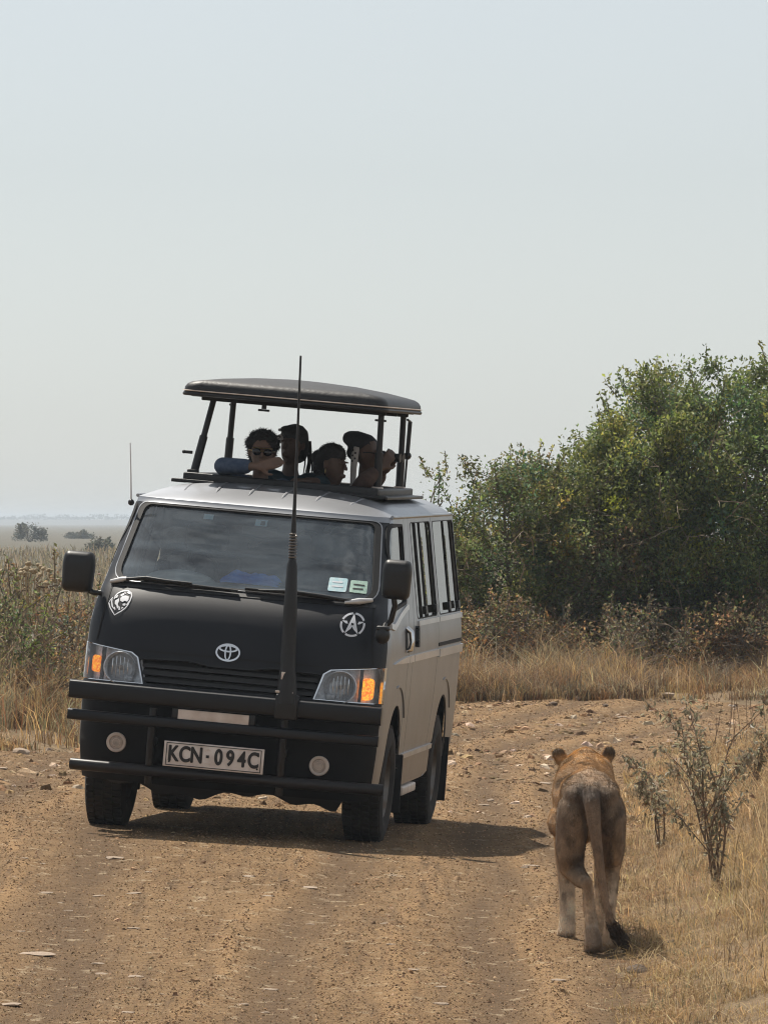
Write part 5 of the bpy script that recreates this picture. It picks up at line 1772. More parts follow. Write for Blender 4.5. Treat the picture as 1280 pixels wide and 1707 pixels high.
# gravel: uncountable small stones
def gravel(name, X, Y, r, pal, label):
    n = len(X)
    Z = gz(X, Y)
    a = rng.uniform(0, 2 * math.pi, n)[:, None]
    th = np.arange(5)[None] * 2 * math.pi / 5 + rng.normal(size=(n, 5)) * 0.22
    sx_, sy_, sz_ = (r * rng.uniform(0.75, 1.5, n))[:, None], (r * rng.uniform(0.7, 1.2, n))[:, None], (r * rng.uniform(0.35, 0.95, n))[:, None]
    def ring_(k, zz, jit):
        q = k * (1 + jit * rng.normal(size=(n, 5)))
        return np.stack([np.cos(th) * q * sx_, np.sin(th) * q * sy_, np.broadcast_to(zz * sz_, (n, 5)) * (1 + 0.25 * rng.normal(size=(n, 5)))], -1)
    lo = ring_(1.0, 0.15, 0.16); hi = ring_(0.62, 0.85, 0.2)
    top = np.stack([0 * a[:, 0], 0 * a[:, 0], sz_[:, 0]], -1)[:, None]
    P = np.concatenate([lo, hi, top], 1)
    c, s = np.cos(a), np.sin(a)
    x = P[:, :, 0] * c - P[:, :, 1] * s; y = P[:, :, 0] * s + P[:, :, 1] * c
    V = np.stack([x + X[:, None], y + Y[:, None], P[:, :, 2] + Z[:, None] - 0.25 * r[:, None]], -1).reshape(-1, 3)
    b = (np.arange(n) * 11)[:, None]
    F = []
    for i in range(5):
        j = (i + 1) % 5
        F += [np.concatenate([b + i, b + j, b + 5 + j], 1), np.concatenate([b + i, b + 5 + j, b + 5 + i], 1), np.concatenate([b + 5 + i, b + 5 + j, b + 10], 1)]
    F = np.stack(F, 1).reshape(-1, 3)
    o = np_mesh(name, V, F, gravel_m, col=np.repeat(pick(pal, n), 15, axis=0))
    tag(o, label, 'gravel', kind='stuff')
gravel_m = attr_mat('gravel_stone', 0.95, 0, 0.15, noise=0.25, nscale=60)
GP = [(0.317, 0.204, 0.112), (0.269, 0.168, 0.088), (0.413, 0.293, 0.180), (0.192, 0.125, 0.072), (0.288, 0.180, 0.093), (0.211, 0.138, 0.085), (0.355, 0.236, 0.133)]
def road_pts(n, p, seed, trk):
    Y = 26 + (76 - 26) * rng.random(n) ** p
    X = rng.uniform(-1, 1, n) * (1.6 + Y * 0.062) + 0.25
    k = (road_mask(X, Y) > 0.45)
    X, Y = X[k], Y[k]
    k = rng.random(len(X)) < (1.0 - trk * track_val(X, Y)) * (0.35 + 0.9 * fbm(X * 1.5, Y * 0.8, 3, seed))
    return X[k], Y[k]
X, Y = road_pts(46000, 1.5, 61, 0.8)
gravel('gravel', X, Y, np.clip(rng.lognormal(-5.2, 0.55, len(X)), 0.004, 0.03) * (0.8 + 0.008 * (Y - 26)), GP, 'loose brown gravel strewn over the dirt road')
# grit: the finest grains
X, Y = road_pts(260000, 1.9, 63, 0.4)
n = len(X); Z = gz(X, Y)
r = rng.uniform(0.0035, 0.0085, n) * (0.8 + 0.012 * (Y - 26))
a = rng.uniform(0, 2 * math.pi, n)[:, None] + np.arange(3)[None] * 2 * math.pi / 3 + rng.normal(size=(n, 3)) * 0.3
P = np.stack([X[:, None] + np.cos(a) * r[:, None] * 1.3, Y[:, None] + np.sin(a) * r[:, None] * 1.3, np.broadcast_to(Z[:, None] - 0.002, (n, 3))], -1)
top = np.stack([X + rng.normal(size=n) * r * 0.3, Y + rng.normal(size=n) * r * 0.3, Z + r * rng.uniform(0.5, 1.1, n)], -1)[:, None]
V = np.concatenate([P, top], 1).reshape(-1, 3)
b = (np.arange(n) * 4)[:, None]
F = np.stack([np.concatenate([b + i, b + (i + 1) % 3, b + 3], 1) for i in range(3)], 1).reshape(-1, 3)
o = np_mesh('grit', V, F, gravel_m, col=np.repeat(pick(GP + [(0.40, 0.265, 0.16), (0.35, 0.22, 0.125)], n), 3, axis=0))
tag(o, 'fine reddish grit covering the dirt road', 'grit', kind='stuff')
# coarser loose stones in the bend behind the van
n = 5200
X = rng.uniform(-4.5, 6.0, n); Y = rng.uniform(47, 76, n)
k = (road_mask(X, Y) > 0.4) & (fbm(X * 0.8, Y * 0.4, 3, 67) > 0.44)
gravel('loose_rubble', X[k], Y[k], np.clip(rng.lognormal(-3.7, 0.45, k.sum()), 0.012, 0.06), GP + [(0.5, 0.4, 0.3)], 'coarser loose rubble across the road bend behind the van')
# ------------------------------------------------------------------ lioness
_b = bmesh.new(); bmesh.ops.create_icosphere(_b, subdivisions=2, radius=1.0)
ICO = (np.array([tuple(v.co) for v in _b.verts]), np.array([[v.index for v in f.verts] for f in _b.faces]))
_b.free()
def blob(name, chains, m, parent, voxel=0.012, smooth=6, spacing=0.35, vcolf=None):
    """One continuous skin: spheres laid along chains of (x, y, z, rx, ry, rz), remeshed and relaxed."""
    BV, BF = ICO
    VV, FF, off = [], [], 0
    for ch in chains:
        pts = [np.array(p if len(p) == 6 else (p[0], p[1], p[2], p[3], p[3], p[3]), float) for p in ch]
        seq = [pts[0]]
        for a, b in zip(pts[:-1], pts[1:]):
            L = np.linalg.norm(b[:3] - a[:3]); rr = min(a[3:].min(), b[3:].min())
            k = max(1, int(math.ceil(L / (rr * spacing))))
            seq += [a + (b - a) * i / k for i in range(1, k + 1)]
        for p in seq:
            VV.append(BV * p[3:] + p[:3]); FF.append(BF + off); off += len(BV)
    me = bpy.data.meshes.new(name)
    VV = np.concatenate(VV); FF = np.concatenate(FF)
    me.from_pydata(VV.tolist(), [], FF.tolist())
    o = bpy.data.objects.new(name, me); COL.objects.link(o)
    r = o.modifiers.new('r', 'REMESH'); r.mode = 'VOXEL'; r.voxel_size = voxel
    s = o.modifiers.new('s', 'SMOOTH'); s.iterations = smooth; s.factor = 0.5
    bpy.context.view_layer.update()
    me2 = bpy.data.meshes.new_from_object(o.evaluated_get(bpy.context.evaluated_depsgraph_get()))
    bpy.data.objects.remove(o); bpy.data.meshes.remove(me)
    me2.name = name
    me2.polygons.foreach_set('use_smooth', [True] * len(me2.polygons))
    me2.materials.clear(); me2.materials.append(m)
    if vcolf is not None:
        co = np.zeros(len(me2.vertices) * 3, np.float32); me2.vertices.foreach_get('co', co); co = co.reshape(-1, 3)
        nn = np.zeros(len(me2.vertices) * 3, np.float32); me2.vertices.foreach_get('normal', nn); nn = nn.reshape(-1, 3)
        c = np.ones((len(co), 4), np.float32); c[:, :3] = vcolf(co, nn)
        at = me2.attributes.new('Col', 'FLOAT_COLOR', 'POINT'); at.data.foreach_set('color', c.ravel())
    return link(bpy.data.objects.new(name, me2), parent)

lion_m = attr_mat('lion_coat', 0.85, 0, 0.2, noise=0.28, nscale=22, bump=0.35, bscale=120, sheen=0.15)
lx0, ly0, lz0 = ground_at(985, 1589)
print('lioness at', lx0, ly0, lz0)
# local axes: x right, y away from the camera, z up; hind paws near y = 0
L_body = [
    # trunk: rump, loin, ribcage, shoulders
    [(0.005, 0.16, 0.70, 0.135, 0.14, 0.12), (0.0, 0.34, 0.725, 0.145, 0.15, 0.135), (-0.005, 0.60, 0.715, 0.145, 0.16, 0.14), (-0.015, 0.90, 0.715, 0.160, 0.17, 0.165), (-0.005, 1.18, 0.745, 0.150, 0.16, 0.175), (0.0, 1.36, 0.765, 0.125, 0.14, 0.155)],
    # belly
    [(-0.045, 0.62, 0.59, 0.125, 0.16, 0.09), (-0.050, 0.95, 0.58, 0.145, 0.17, 0.11)],
    # spine and hips
    [(0.0, 0.04, 0.745, 0.045, 0.06, 0.05), (0.0, 0.40, 0.83, 0.05, 0.08, 0.035), (0.0, 0.95, 0.845, 0.055, 0.08, 0.035), (0.0, 1.25, 0.885, 0.055, 0.08, 0.045)],
    [(-0.075, 0.10, 0.735, 0.055, 0.08, 0.06), (-0.08, 0.30, 0.755, 0.06, 0.08, 0.06)],
    [(0.08, 0.10, 0.735, 0.055, 0.08, 0.06), (0.08, 0.30, 0.755, 0.06, 0.08, 0.06)],
    # shoulders blades
    [(-0.085, 1.22, 0.80, 0.05, 0.09, 0.085), (-0.10, 1.24, 0.62, 0.06, 0.09, 0.08)],
    [(0.085, 1.22, 0.80, 0.05, 0.09, 0.085), (0.10, 1.24, 0.62, 0.06, 0.09, 0.08)],
    # neck and head, carried level with the back
    [(0.0, 1.42, 0.80, 0.105, 0.12, 0.115), (0.0, 1.62, 0.815, 0.095, 0.10, 0.10), (0.0, 1.76, 0.80, 0.105, 0.10, 0.095), (0.0, 1.88, 0.77, 0.075, 0.09, 0.07), (0.0, 1.99, 0.745, 0.05, 0.05, 0.045)],
    # ears
    [(-0.105, 1.70, 0.85, 0.036, 0.020, 0.030), (-0.124, 1.69, 0.885, 0.036, 0.016, 0.032)],
    [(0.105, 1.70, 0.85, 0.034, 0.020, 0.030), (0.126, 1.69, 0.89, 0.033, 0.016, 0.036)],
    # left hind leg: trailing, heel raised, sole of the paw turned back
    [(-0.085, 0.13, 0.63, 0.082, 0.13, 0.14), (-0.095, 0.16, 0.50, 0.072, 0.125, 0.12), (-0.090, 0.20, 0.41, 0.060, 0.088, 0.07)],
    [(-0.085, 0.19, 0.40, 0.052, 0.070, 0.06), (-0.055, 0.09, 0.355, 0.040, 0.048, 0.045), (-0.022, -0.03, 0.335, 0.026, 0.030, 0.032)],
    [(-0.020, -0.035, 0.335, 0.024, 0.030, 0.030), (-0.010, 0.00, 0.22, 0.028, 0.030, 0.04), (0.004, 0.02, 0.13, 0.033, 0.032, 0.03)],
    [(0.005, -0.005, 0.105, 0.038, 0.026, 0.035), (0.010, -0.002, 0.055, 0.046, 0.034, 0.035), (0.012, 0.03, 0.028, 0.048, 0.040, 0.024)],
    [(-0.020, 0.04, 0.018, 0.016, 0.024, 0.016)], [(0.002, 0.055, 0.018, 0.016, 0.026, 0.016)], [(0.026, 0.055, 0.018, 0.016, 0.026, 0.016)], [(0.046, 0.04, 0.018, 0.016, 0.022, 0.016)],
    # right hind leg: planted forward under the body
    [(0.090, 0.15, 0.63, 0.080, 0.13, 0.14), (0.098, 0.24, 0.50, 0.068, 0.115, 0.11), (0.098, 0.32, 0.42, 0.055, 0.080, 0.06)],
    [(0.100, 0.30, 0.41, 0.045, 0.065, 0.06), (0.098, 0.25, 0.31, 0.036, 0.048, 0.05), (0.095, 0.20, 0.23, 0.028, 0.034, 0.035)],
    [(0.094, 0.20, 0.23, 0.026, 0.032, 0.034), (0.090, 0.24, 0.11, 0.028, 0.030, 0.04), (0.088, 0.27, 0.045, 0.036, 0.040, 0.034)],
    [(0.088, 0.31, 0.030, 0.044, 0.055, 0.028), (0.088, 0.36, 0.024, 0.042, 0.035, 0.022)],
    # left front leg
    [(-0.105, 1.20, 0.58, 0.058, 0.085, 0.10), (-0.102, 1.12, 0.44, 0.050, 0.060, 0.07), (-0.095, 1.10, 0.28, 0.042, 0.045, 0.06), (-0.092, 1.06, 0.12, 0.038, 0.040, 0.05), (-0.096, 1.05, 0.045, 0.045, 0.050, 0.032)],
    [(-0.098, 1.10, 0.030, 0.050, 0.055, 0.030)],
    # right front leg: reaching forward
    [(0.100, 1.24, 0.58, 0.056, 0.085, 0.10), (0.095, 1.34, 0.44, 0.048, 0.058, 0.07), (0.085, 1.42, 0.28, 0.040, 0.045, 0.06), (0.080, 1.46, 0.12, 0.036, 0.040, 0.05), (0.080, 1.48, 0.045, 0.045, 0.05, 0.032)],
    [(0.080, 1.53, 0.030, 0.048, 0.055, 0.030)],
    # tail
    [(0.000, 0.02, 0.745, 0.046, 0.05, 0.05), (0.004, -0.045, 0.70, 0.040, 0.032, 0.05), (0.014, -0.085, 0.60, 0.031, 0.026, 0.05), (0.030, -0.105, 0.48, 0.0245, 0.022, 0.05), (0.048, -0.115, 0.35, 0.020, 0.019, 0.05), (0.066, -0.115, 0.24, 0.017, 0.017, 0.04), (0.092, -0.11, 0.14, 0.016, 0.016, 0.03), (0.125, -0.10, 0.075, 0.017, 0.017, 0.018)],
]
def lion_col(P, N):
    x, y, z = P[:, 0], P[:, 1], P[:, 2]
    n = fbm(x * 14 + 5, z * 10 + y * 6, 3, 15)[:, None]
    n2 = fbm(x * 5 + 9, z * 5 + y * 3, 3, 25)[:, None]
    tan = np.array([0.43, 0.30, 0.18]); grey = np.array([0.175, 0.125, 0.088]); pale = np.array([0.66, 0.53, 0.40]); gold = np.array([0.46, 0.28, 0.13])
    c = tan + (np.array([0.31, 0.205, 0.12]) - tan) * n2
    rump = (smooth01(0.55, 0.0, y) * smooth01(0.28, 0.55, z))[:, None]
    c = c + (grey - c) * np.clip(rump * (0.35 + 0.7 * n), 0, 0.85)
    tb = np.exp(-((x / 0.07) ** 2 + ((z - 0.735) / 0.05) ** 2 + ((y - 0.03) / 0.12) ** 2))[:, None]
    c = c + (np.array([0.055, 0.045, 0.042]) - c) * np.clip(tb * 1.1, 0, 0.9)
    top = (smooth01(0.80, 0.87, z) * smooth01(0.7, 1.1, y))[:, None]
    c = c + (gold - c) * top
    lower = smooth01(0.44, 0.15, z)[:, None]
    c = c + (pale - c) * np.clip(lower * (0.40 + 0.8 * n2), 0, 0.9)
    cleft_shade = (np.exp(-((np.abs(x - 0.01 - 0.06 * (0.7 - z)) - 0.045) / 0.018) ** 2) * smooth01(0.36, 0.45, z) * smooth01(0.74, 0.66, z) * smooth01(0.25, 0.1, y))[:, None]
    c = c + (np.array([0.07, 0.05, 0.038]) - c) * cleft_shade * 0.6  # shade in the grooves beside the tail, painted into the coat
    blot = smooth01(0.56, 0.70, fbm(x * 22 + 3, z * 13 + y * 4, 3, 35))[:, None] * smooth01(0.1, 0.2, z)[:, None]
    c = c * (1 - 0.5 * blot)
    lite = smooth01(0.60, 0.72, fbm(x * 17 + 13, z * 12 + y * 5, 3, 45))[:, None]
    c = c * (1 + 0.35 * lite)
    bel = (smooth01(0.55, 0.46, z) * smooth01(0.3, 0.6, y) * smooth01(-0.2, -0.7, N[:, 2]))[:, None]
    c = c + (pale - c) * bel * 0.7
    hock = np.exp(-(((x + 0.06) / 0.06) ** 2 + ((z - 0.43) / 0.06) ** 2 + ((y - 0.10) / 0.12) ** 2))[:, None]
    c = c + (np.array([0.05, 0.04, 0.035]) - c) * np.clip(hock * 0.9, 0, 0.8)
    ear = (smooth01(0.86, 0.89, z) * smooth01(1.6, 1.65, y) * smooth01(0.08, 0.10, np.abs(x)) * smooth01(0.2, -0.2, N[:, 1]))[:, None]
    c = c + (np.array([0.05, 0.04, 0.03]) - c) * ear * 0.85
    sole = (smooth01(0.14, 0.11, z) * smooth01(0.15, 0.08, y) * smooth01(-0.2, -0.6, N[:, 1]) * smooth01(0.08, 0.05, np.abs(x)))[:, None]
    c = c + (np.array([0.34, 0.25, 0.185]) - c) * sole * 0.7
    tail = (smooth01(-0.03, -0.07, y) * smooth01(0.75, 0.70, z) * (np.abs(x - 0.05) < 0.2))[:, None]
    c = c + (np.array([0.25, 0.165, 0.105]) - c) * tail * 0.7
    tipm = (smooth01(0.17, 0.10, z) * smooth01(0.06, 0.085, x) * smooth01(0.0, -0.05, y))[:, None]
    c = c + (np.array([0.035, 0.027, 0.022]) - c) * tipm
    return np.clip(c * (0.85 + 0.3 * n), 0.01, 0.8)
lioness = blob('lioness', L_body, lion_m, None, voxel=0.0085, smooth=5, vcolf=lion_col)
lioness.location = (lx0, ly0, lz0 - 0.004)
lioness.rotation_euler = (0, 0, R(-0.4))
tag(lioness, 'tan lioness seen from behind, walking away along the road edge', 'lion')
# short coat: hairs laid back along the body
def hairs(name, src, n, length, width, m, parent, lay, sel=None, dark=1.0):
    me = src.data
    co = np.zeros(len(me.vertices) * 3, np.float32); me.vertices.foreach_get('co', co); co = co.reshape(-1, 3)
    nv = np.zeros(len(me.vertices) * 3, np.float32); me.vertices.foreach_get('normal', nv); nv = nv.reshape(-1, 3)
    cv = np.zeros(len(me.vertices) * 4, np.float32); me.attributes['Col'].data.foreach_get('color', cv); cv = cv.reshape(-1, 4)[:, :3]
    pool = np.arange(len(co)) if sel is None else np.nonzero(sel(co))[0]
    i = rng.choice(pool, n)
    P = co[i] + rng.normal(size=(n, 3)) * 0.004
    N = nv[i]
    P -= N * ((P - co[i]) * N).sum(1, keepdims=True)
    lt = lay - N * (N @ lay)[:, None]
    d = N * 0.32 + lt / (np.linalg.norm(lt, axis=1, keepdims=True) + 0.2) + rng.normal(size=(n, 3)) * 0.16
    d /= np.linalg.norm(d, axis=1, keepdims=True)
    s = np.cross(d, N + 0.01); s /= np.linalg.norm(s, axis=1, keepdims=True) + 1e-9
    L = (length * rng.uniform(0.6, 1.3, n))[:, None]
    V = np.stack([P - s * width / 2 - N * 0.002, P + s * width / 2 - N * 0.002, P + d * L], 1).reshape(-1, 3)
    F = np.arange(3 * n).reshape(n, 3)
    c = np.clip(cv[i] * rng.lognormal(0, 0.32, (n, 1)) * (0.7 + 0.6 * fbm(P[:, 0] * 30, P[:, 2] * 18 + P[:, 1] * 12, 2, 4))[:, None] * dark, 0.005, 0.8)
    return np_mesh(name, V, F, m, parent, col=c)
hair_m = attr_mat('lion_hair', 0.6, 0.12, 0.3)
hairs('coat', lioness, 190000, 0.013, 0.0020, hair_m, lioness, np.array([0.0, -0.55, -0.6]))
# tail tuft
n = 4200
t = rng.random(n)[:, None]
A = np.array([0.085, -0.11, 0.155]); B = np.array([0.165, -0.085, 0.035])
C0 = A + (B - A) * t
d = (B - A) / np.linalg.norm(B - A) + rng.normal(size=(n, 3)) * 0.14
d /= np.linalg.norm(d, axis=1, keepdims=True)
P = C0 + rng.normal(size=(n, 3)) * (0.006 + 0.007 * np.sin(math.pi * np.clip(t * 0.8 + 0.15, 0, 1)))
s = np.cross(d, unit(n)); s /= np.linalg.norm(s, axis=1, keepdims=True)
Ln = (0.040 * (1.05 - 0.5 * t[:, 0]) * rng.uniform(0.6, 1.2, n))[:, None]
V = np.stack([P - s * 0.0016, P + s * 0.0016, P + d * Ln], 1).reshape(-1, 3)
V[:, 2] = np.maximum(V[:, 2], 0.006)
np_mesh('tail_tuft', V, np.arange(3 * n).reshape(n, 3), hair_m, lioness, col=pick([(0.045, 0.034, 0.027), (0.075, 0.055, 0.042), (0.10, 0.07, 0.05)], n))
# scuffed dust at the paws is part of the road; no separate object
# ------------------------------------------------------------------ people standing in the roof hatch
skin_m = mat('skin', (0.095, 0.052, 0.034), 0.55, var=0.25, scale=18, bump=0.1, bscale=150)
skin2_m = mat('skin_light', (0.17, 0.098, 0.064), 0.55, var=0.2, scale=18, bump=0.1, bscale=150)
hair_dark = mat('dark_hair', (0.012, 0.010, 0.009), 0.7, var=0.4, scale=60, bump=0.8, bscale=140)
denim_m = mat('blue_denim', (0.045, 0.070, 0.12), 0.9, col2=(0.08, 0.11, 0.165), scale=30, bump=0.4, bscale=50)
teal_m = mat('dark_teal_cloth', (0.02, 0.045, 0.06), 0.9, var=0.3, scale=20, bump=0.3, bscale=40)
black_cloth = mat('black_cloth', (0.018, 0.018, 0.022), 0.9, var=0.3, scale=20, bump=0.3, bscale=40)
pale_cloth = mat('pale_grey_cloth', (0.42, 0.46, 0.52), 0.9, var=0.15, scale=20, bump=0.3, bscale=40)
brown_cloth = mat('brown_cloth', (0.075, 0.045, 0.035), 0.9, var=0.3, scale=20, bump=0.3, bscale=40)
lens_dark = mat('sunglass_lens', (0.01, 0.01, 0.012), 0.08)
gold_m = mat('gold_metal', (0.55, 0.40, 0.18), 0.3, metal=1.0)
pat_w = mat('white_print', (0.45, 0.42, 0.39), 0.8, var=0.1, scale=30)
FLOOR = 0.50

def rotz(p, a):
    c, s = math.cos(a), math.sin(a)
    return (p[0] * c - p[1] * s, p[0] * s + p[1] * c, p[2])

def person(label, head, face, arms, skin, cloth, hip=(0, 0), sleeve=None, side=False):
    """Standing figure in van coordinates. head: centre; face: heading of the face in degrees (0 = towards the van front);
    arms: two chains shoulder > elbow > wrist in van coordinates, hand direction and finger pose."""
    hx, hy, hz = head
    root = empty('person', (hx, hy, FLOOR))
    tag(root, label, 'person', 'people standing in the roof hatch')
    root.parent = None
    fa = R(face)
    def hp(x, y, z):                       # head space: -y forward, z up, from head centre
        q = rotz((x, y, z), fa)
        return (q[0], q[1], q[2] + hz - FLOOR)
    H = hz - FLOOR
    sh = H - 0.235                        # shoulder height
    ch = []
    ch.append([(*hp(0, 0.010, 0.035), 0.074, 0.088, 0.085), (*hp(0, -0.004, -0.02), 0.068, 0.078, 0.075), (*hp(0, -0.022, -0.075), 0.050, 0.052, 0.040)])   # skull, face, jaw
    ch.append([(*hp(0, -0.040, -0.108), 0.026, 0.022, 0.018)])                                    # chin
    ch.append([(*hp(0, -0.084, 0.005), 0.010, 0.010, 0.014), (*hp(0, -0.098, -0.025), 0.014, 0.013, 0.011)])   # nose
    ch.append([(*hp(0, -0.078, -0.062), 0.024, 0.012, 0.008)]); ch.append([(*hp(0, -0.075, -0.076), 0.021, 0.012, 0.008)])   # lips
    ch.append([(*hp(-0.03, -0.076, 0.018), 0.018, 0.011, 0.008)]); ch.append([(*hp(0.03, -0.076, 0.018), 0.018, 0.011, 0.008)])   # brow
    for s in (-1, 1):
        ch.append([(*hp(s * 0.078, 0.012, -0.005), 0.010, 0.020, 0.030)])                        # ears
    ch.append([(0, 0.012, H - 0.09, 0.050), (0, 0.02, H - 0.17, 0.052), (0, 0.02, H - 0.23, 0.075, 0.07, 0.05)])   # neck
    def tr(chain):                        # a torso turned side on
        return [(p[1] - 0.02 if side else p[0], p[0] if side else p[1], p[2], *((p[4], p[3], p[5]) if side and len(p) == 6 else p[3:])) for p in chain]
    head_skin = blob('person', ch + [
        tr([(0, 0.02, sh - 0.03, 0.165, 0.085, 0.06), (0, 0.02, sh - 0.20, 0.150, 0.095, 0.12), (0, 0.015, sh - 0.40, 0.130, 0.088, 0.12), (0, 0.015, sh - 0.56, 0.145, 0.095, 0.09)]),
        [(-0.085, 0.02, sh - 0.62, 0.082), (-0.090, 0.0, sh - 1.0, 0.056), (-0.09, 0.02, sh - 1.30, 0.042), (-0.09, 0.02, 0.05, 0.040)],
        [(0.085, 0.02, sh - 0.62, 0.082), (0.090, 0.0, sh - 1.0, 0.056), (0.09, 0.02, sh - 1.30, 0.042), (0.09, 0.02, 0.05, 0.040)],
        [(-0.09, 0.03, 0.04, 0.045, 0.06, 0.035), (-0.09, -0.12, 0.03, 0.042, 0.06, 0.028)], [(0.09, 0.03, 0.04, 0.045, 0.06, 0.035), (0.09, -0.12, 0.03, 0.042, 0.06, 0.028)],
    ] + arm_chains(arms, root), skin, None, voxel=0.0075, smooth=3)
    head_skin.location = root.location
    for k in ('label', 'category', 'group'): head_skin[k] = root[k]
    bpy.data.objects.remove(root)
    body = head_skin
    # clothing shell: torso, shoulders, legs, sleeves, slightly larger than the body
    cl = [tr([(0, 0.02, sh - 0.015, 0.178, 0.097, 0.068), (0, 0.02, sh - 0.20, 0.166, 0.110, 0.13), (0, 0.015, sh - 0.40, 0.148, 0.104, 0.13), (0, 0.015, sh - 0.60, 0.160, 0.112, 0.09)])]
    for s in (-1, 1):
        cl.append([(s * 0.085, 0.02, sh - 0.64, 0.094), (s * 0.090, 0.0, sh - 1.0, 0.072), (s * 0.09, 0.02, 0.10, 0.062)])
    for (S, E, W, *_r) in arms:
        a = np.array(S) - np.array((hx, hy, FLOOR)); b = np.array(E) - np.array((hx, hy, FLOOR)); c = np.array(W) - np.array((hx, hy, FLOOR))
        cl.append([(*(a * 0.55 + np.array([0, 0.02, sh - 0.03]) * 0.45), 0.072), (*a, 0.066), (*b, 0.056), (*(b + (c - b) * (sleeve or 0.45)), 0.050)])
    blob('clothing', cl, cloth, body, voxel=0.010, smooth=4)
    return body, hp

def arm_chains(arms, root):
    out = []
    o = np.array(root.location)
    for (S, E, W, hd, up, curl) in arms:
        a, b, c = (np.array(v, float) - o for v in (S, E, W))
        out.append([(*a, 0.050), (*b, 0.038), (*(b + (c - b) * 0.5), 0.034), (*c, 0.024)])
        h = np.array(hd, float); h /= np.linalg.norm(h)
        u = np.array(up, float); u -= h * (u @ h); u /= np.linalg.norm(u)         # back of the hand
        sd = np.cross(h, u)                                                       # towards the thumb
        p = c + h * 0.045
        for q in (-0.026, -0.009, 0.009, 0.026):
            out.append([(*(c + sd * q * 0.6), 0.017), (*(c + h * 0.085 + sd * q), 0.0125)])
        for q, ln, cu in zip((-0.030, -0.010, 0.011, 0.031), (0.058, 0.074, 0.080, 0.070), curl[1:]):
            k0 = c + h * 0.085 + sd * q
            ang = cu
            p0 = k0; dr = h
            chain = [(*p0, 0.0098)]
            for seg in (0.46, 0.30, 0.24):
                dr = dr * math.cos(ang) - u * math.sin(ang); 
                dr = dr / np.linalg.norm(dr)
                p0 = p0 + dr * ln * seg
                chain.append((*p0, 0.0090 if seg > 0.25 else 0.0078))
            out.append(chain)
        th = c + h * 0.02 + sd * 0.030
        td = h * 0.55 + sd * 0.75 - u * 0.3 * curl[0]; td /= np.linalg.norm(td)
        t2 = h * 0.9 + sd * 0.25 - u * 0.5 * curl[0]; t2 /= np.linalg.norm(t2)
        out.append([(*th, 0.014), (*(th + td * 0.036), 0.0115), (*(th + td * 0.036 + t2 * 0.030), 0.0095)])
    return out

PEOPLE = []
def hair_blob(name, chains, m, body):
    return blob(name, chains, m, body, voxel=0.008, smooth=2)

def tuftify(o, n, length, parent, m):
    """Curly strands that roughen a head of hair."""
    me = o.data
    co = np.zeros(len(me.vertices) * 3, np.float32); me.vertices.foreach_get('co', co); co = co.reshape(-1, 3)
    nv = np.zeros(len(me.vertices) * 3, np.float32); me.vertices.foreach_get('normal', nv); nv = nv.reshape(-1, 3)
    i = rng.integers(len(co), size=n)
    d = nv[i] * 0.6 + rng.normal(size=(n, 3)) * 0.6; d /= np.linalg.norm(d, axis=1, keepdims=True)
    s = np.cross(d, unit(n)); s /= np.linalg.norm(s, axis=1, keepdims=True)
    P = co[i]
    L = (length * rng.uniform(0.4, 1.2, n))[:, None]
    V = np.stack([P - s * 0.0022, P + s * 0.0022, P + d * L], 1).reshape(-1, 3)
    return np_mesh('hair_strands', V, np.arange(3 * n).reshape(n, 3), m, parent)

# 1: denim sleeve folded on the hatch rim, hand raised beside the face, sunglasses
h1 = (-0.165, 2.02, 2.255)
b, hp = person('person in a blue denim shirt leaning an arm on the hatch rim', h1, 8,
    [((-0.31, 2.02, 2.06), (-0.375, 1.80, 2.150), (-0.135, 1.70, 2.165), (0.9, -0.05, 0.30), (0, -1, 0.25), (0.3, 0.25, 0.30, 0.25, -0.25)),
     ((-0.02, 2.05, 2.04), (0.02, 2.02, 1.80), (-0.06, 1.88, 1.70), (-0.5, -0.6, 0.1), (0, 0, 1), (0.5, 0.6, 0.6, 0.6, 0.6))],
    skin2_m, denim_m, sleeve=0.62)
hair = hair_blob('hair', [[(*hp(0, 0.03, 0.065), 0.098, 0.098, 0.080), (*hp(0, 0.045, 0.00), 0.094, 0.080, 0.08), (*hp(0, 0.06, -0.05), 0.075, 0.055, 0.06)],
                          [(*hp(-0.07, 0.0, 0.05), 0.04)], [(*hp(0.07, 0.0, 0.05), 0.04)], [(*hp(0.0, -0.045, 0.105), 0.055, 0.035, 0.030)]], hair_dark, b)
tuftify(hair, 2600, 0.022, hair, hair_dark)
def glasses(b, hp, m, rim):
    g = None
    mb = MB()
    for s in (-1, 1):
        mb.sph(hp(s * 0.034, -0.092, 0.000), (0.029, 0.014, 0.023), 14)
    g = mb.build('sunglasses', m, b)
    mb = MB()
    for s in (-1, 1):
        mb.tube([hp(s * 0.062, -0.085, 0.006), hp(s * 0.082, -0.03, 0.008), hp(s * 0.084, 0.02, 0.004)], 0.0035, 6)
    mb.tube([hp(-0.012, -0.10, 0.006), hp(0.012, -0.10, 0.006)], 0.004, 6)
    mb.tube([hp(-0.064, -0.092, 0.024), hp(0.064, -0.092, 0.024)], 0.0035, 6)
    mb.build('frame', rim, g)
glasses(b, hp, lens_dark, gold_m)
PEOPLE.append(b)

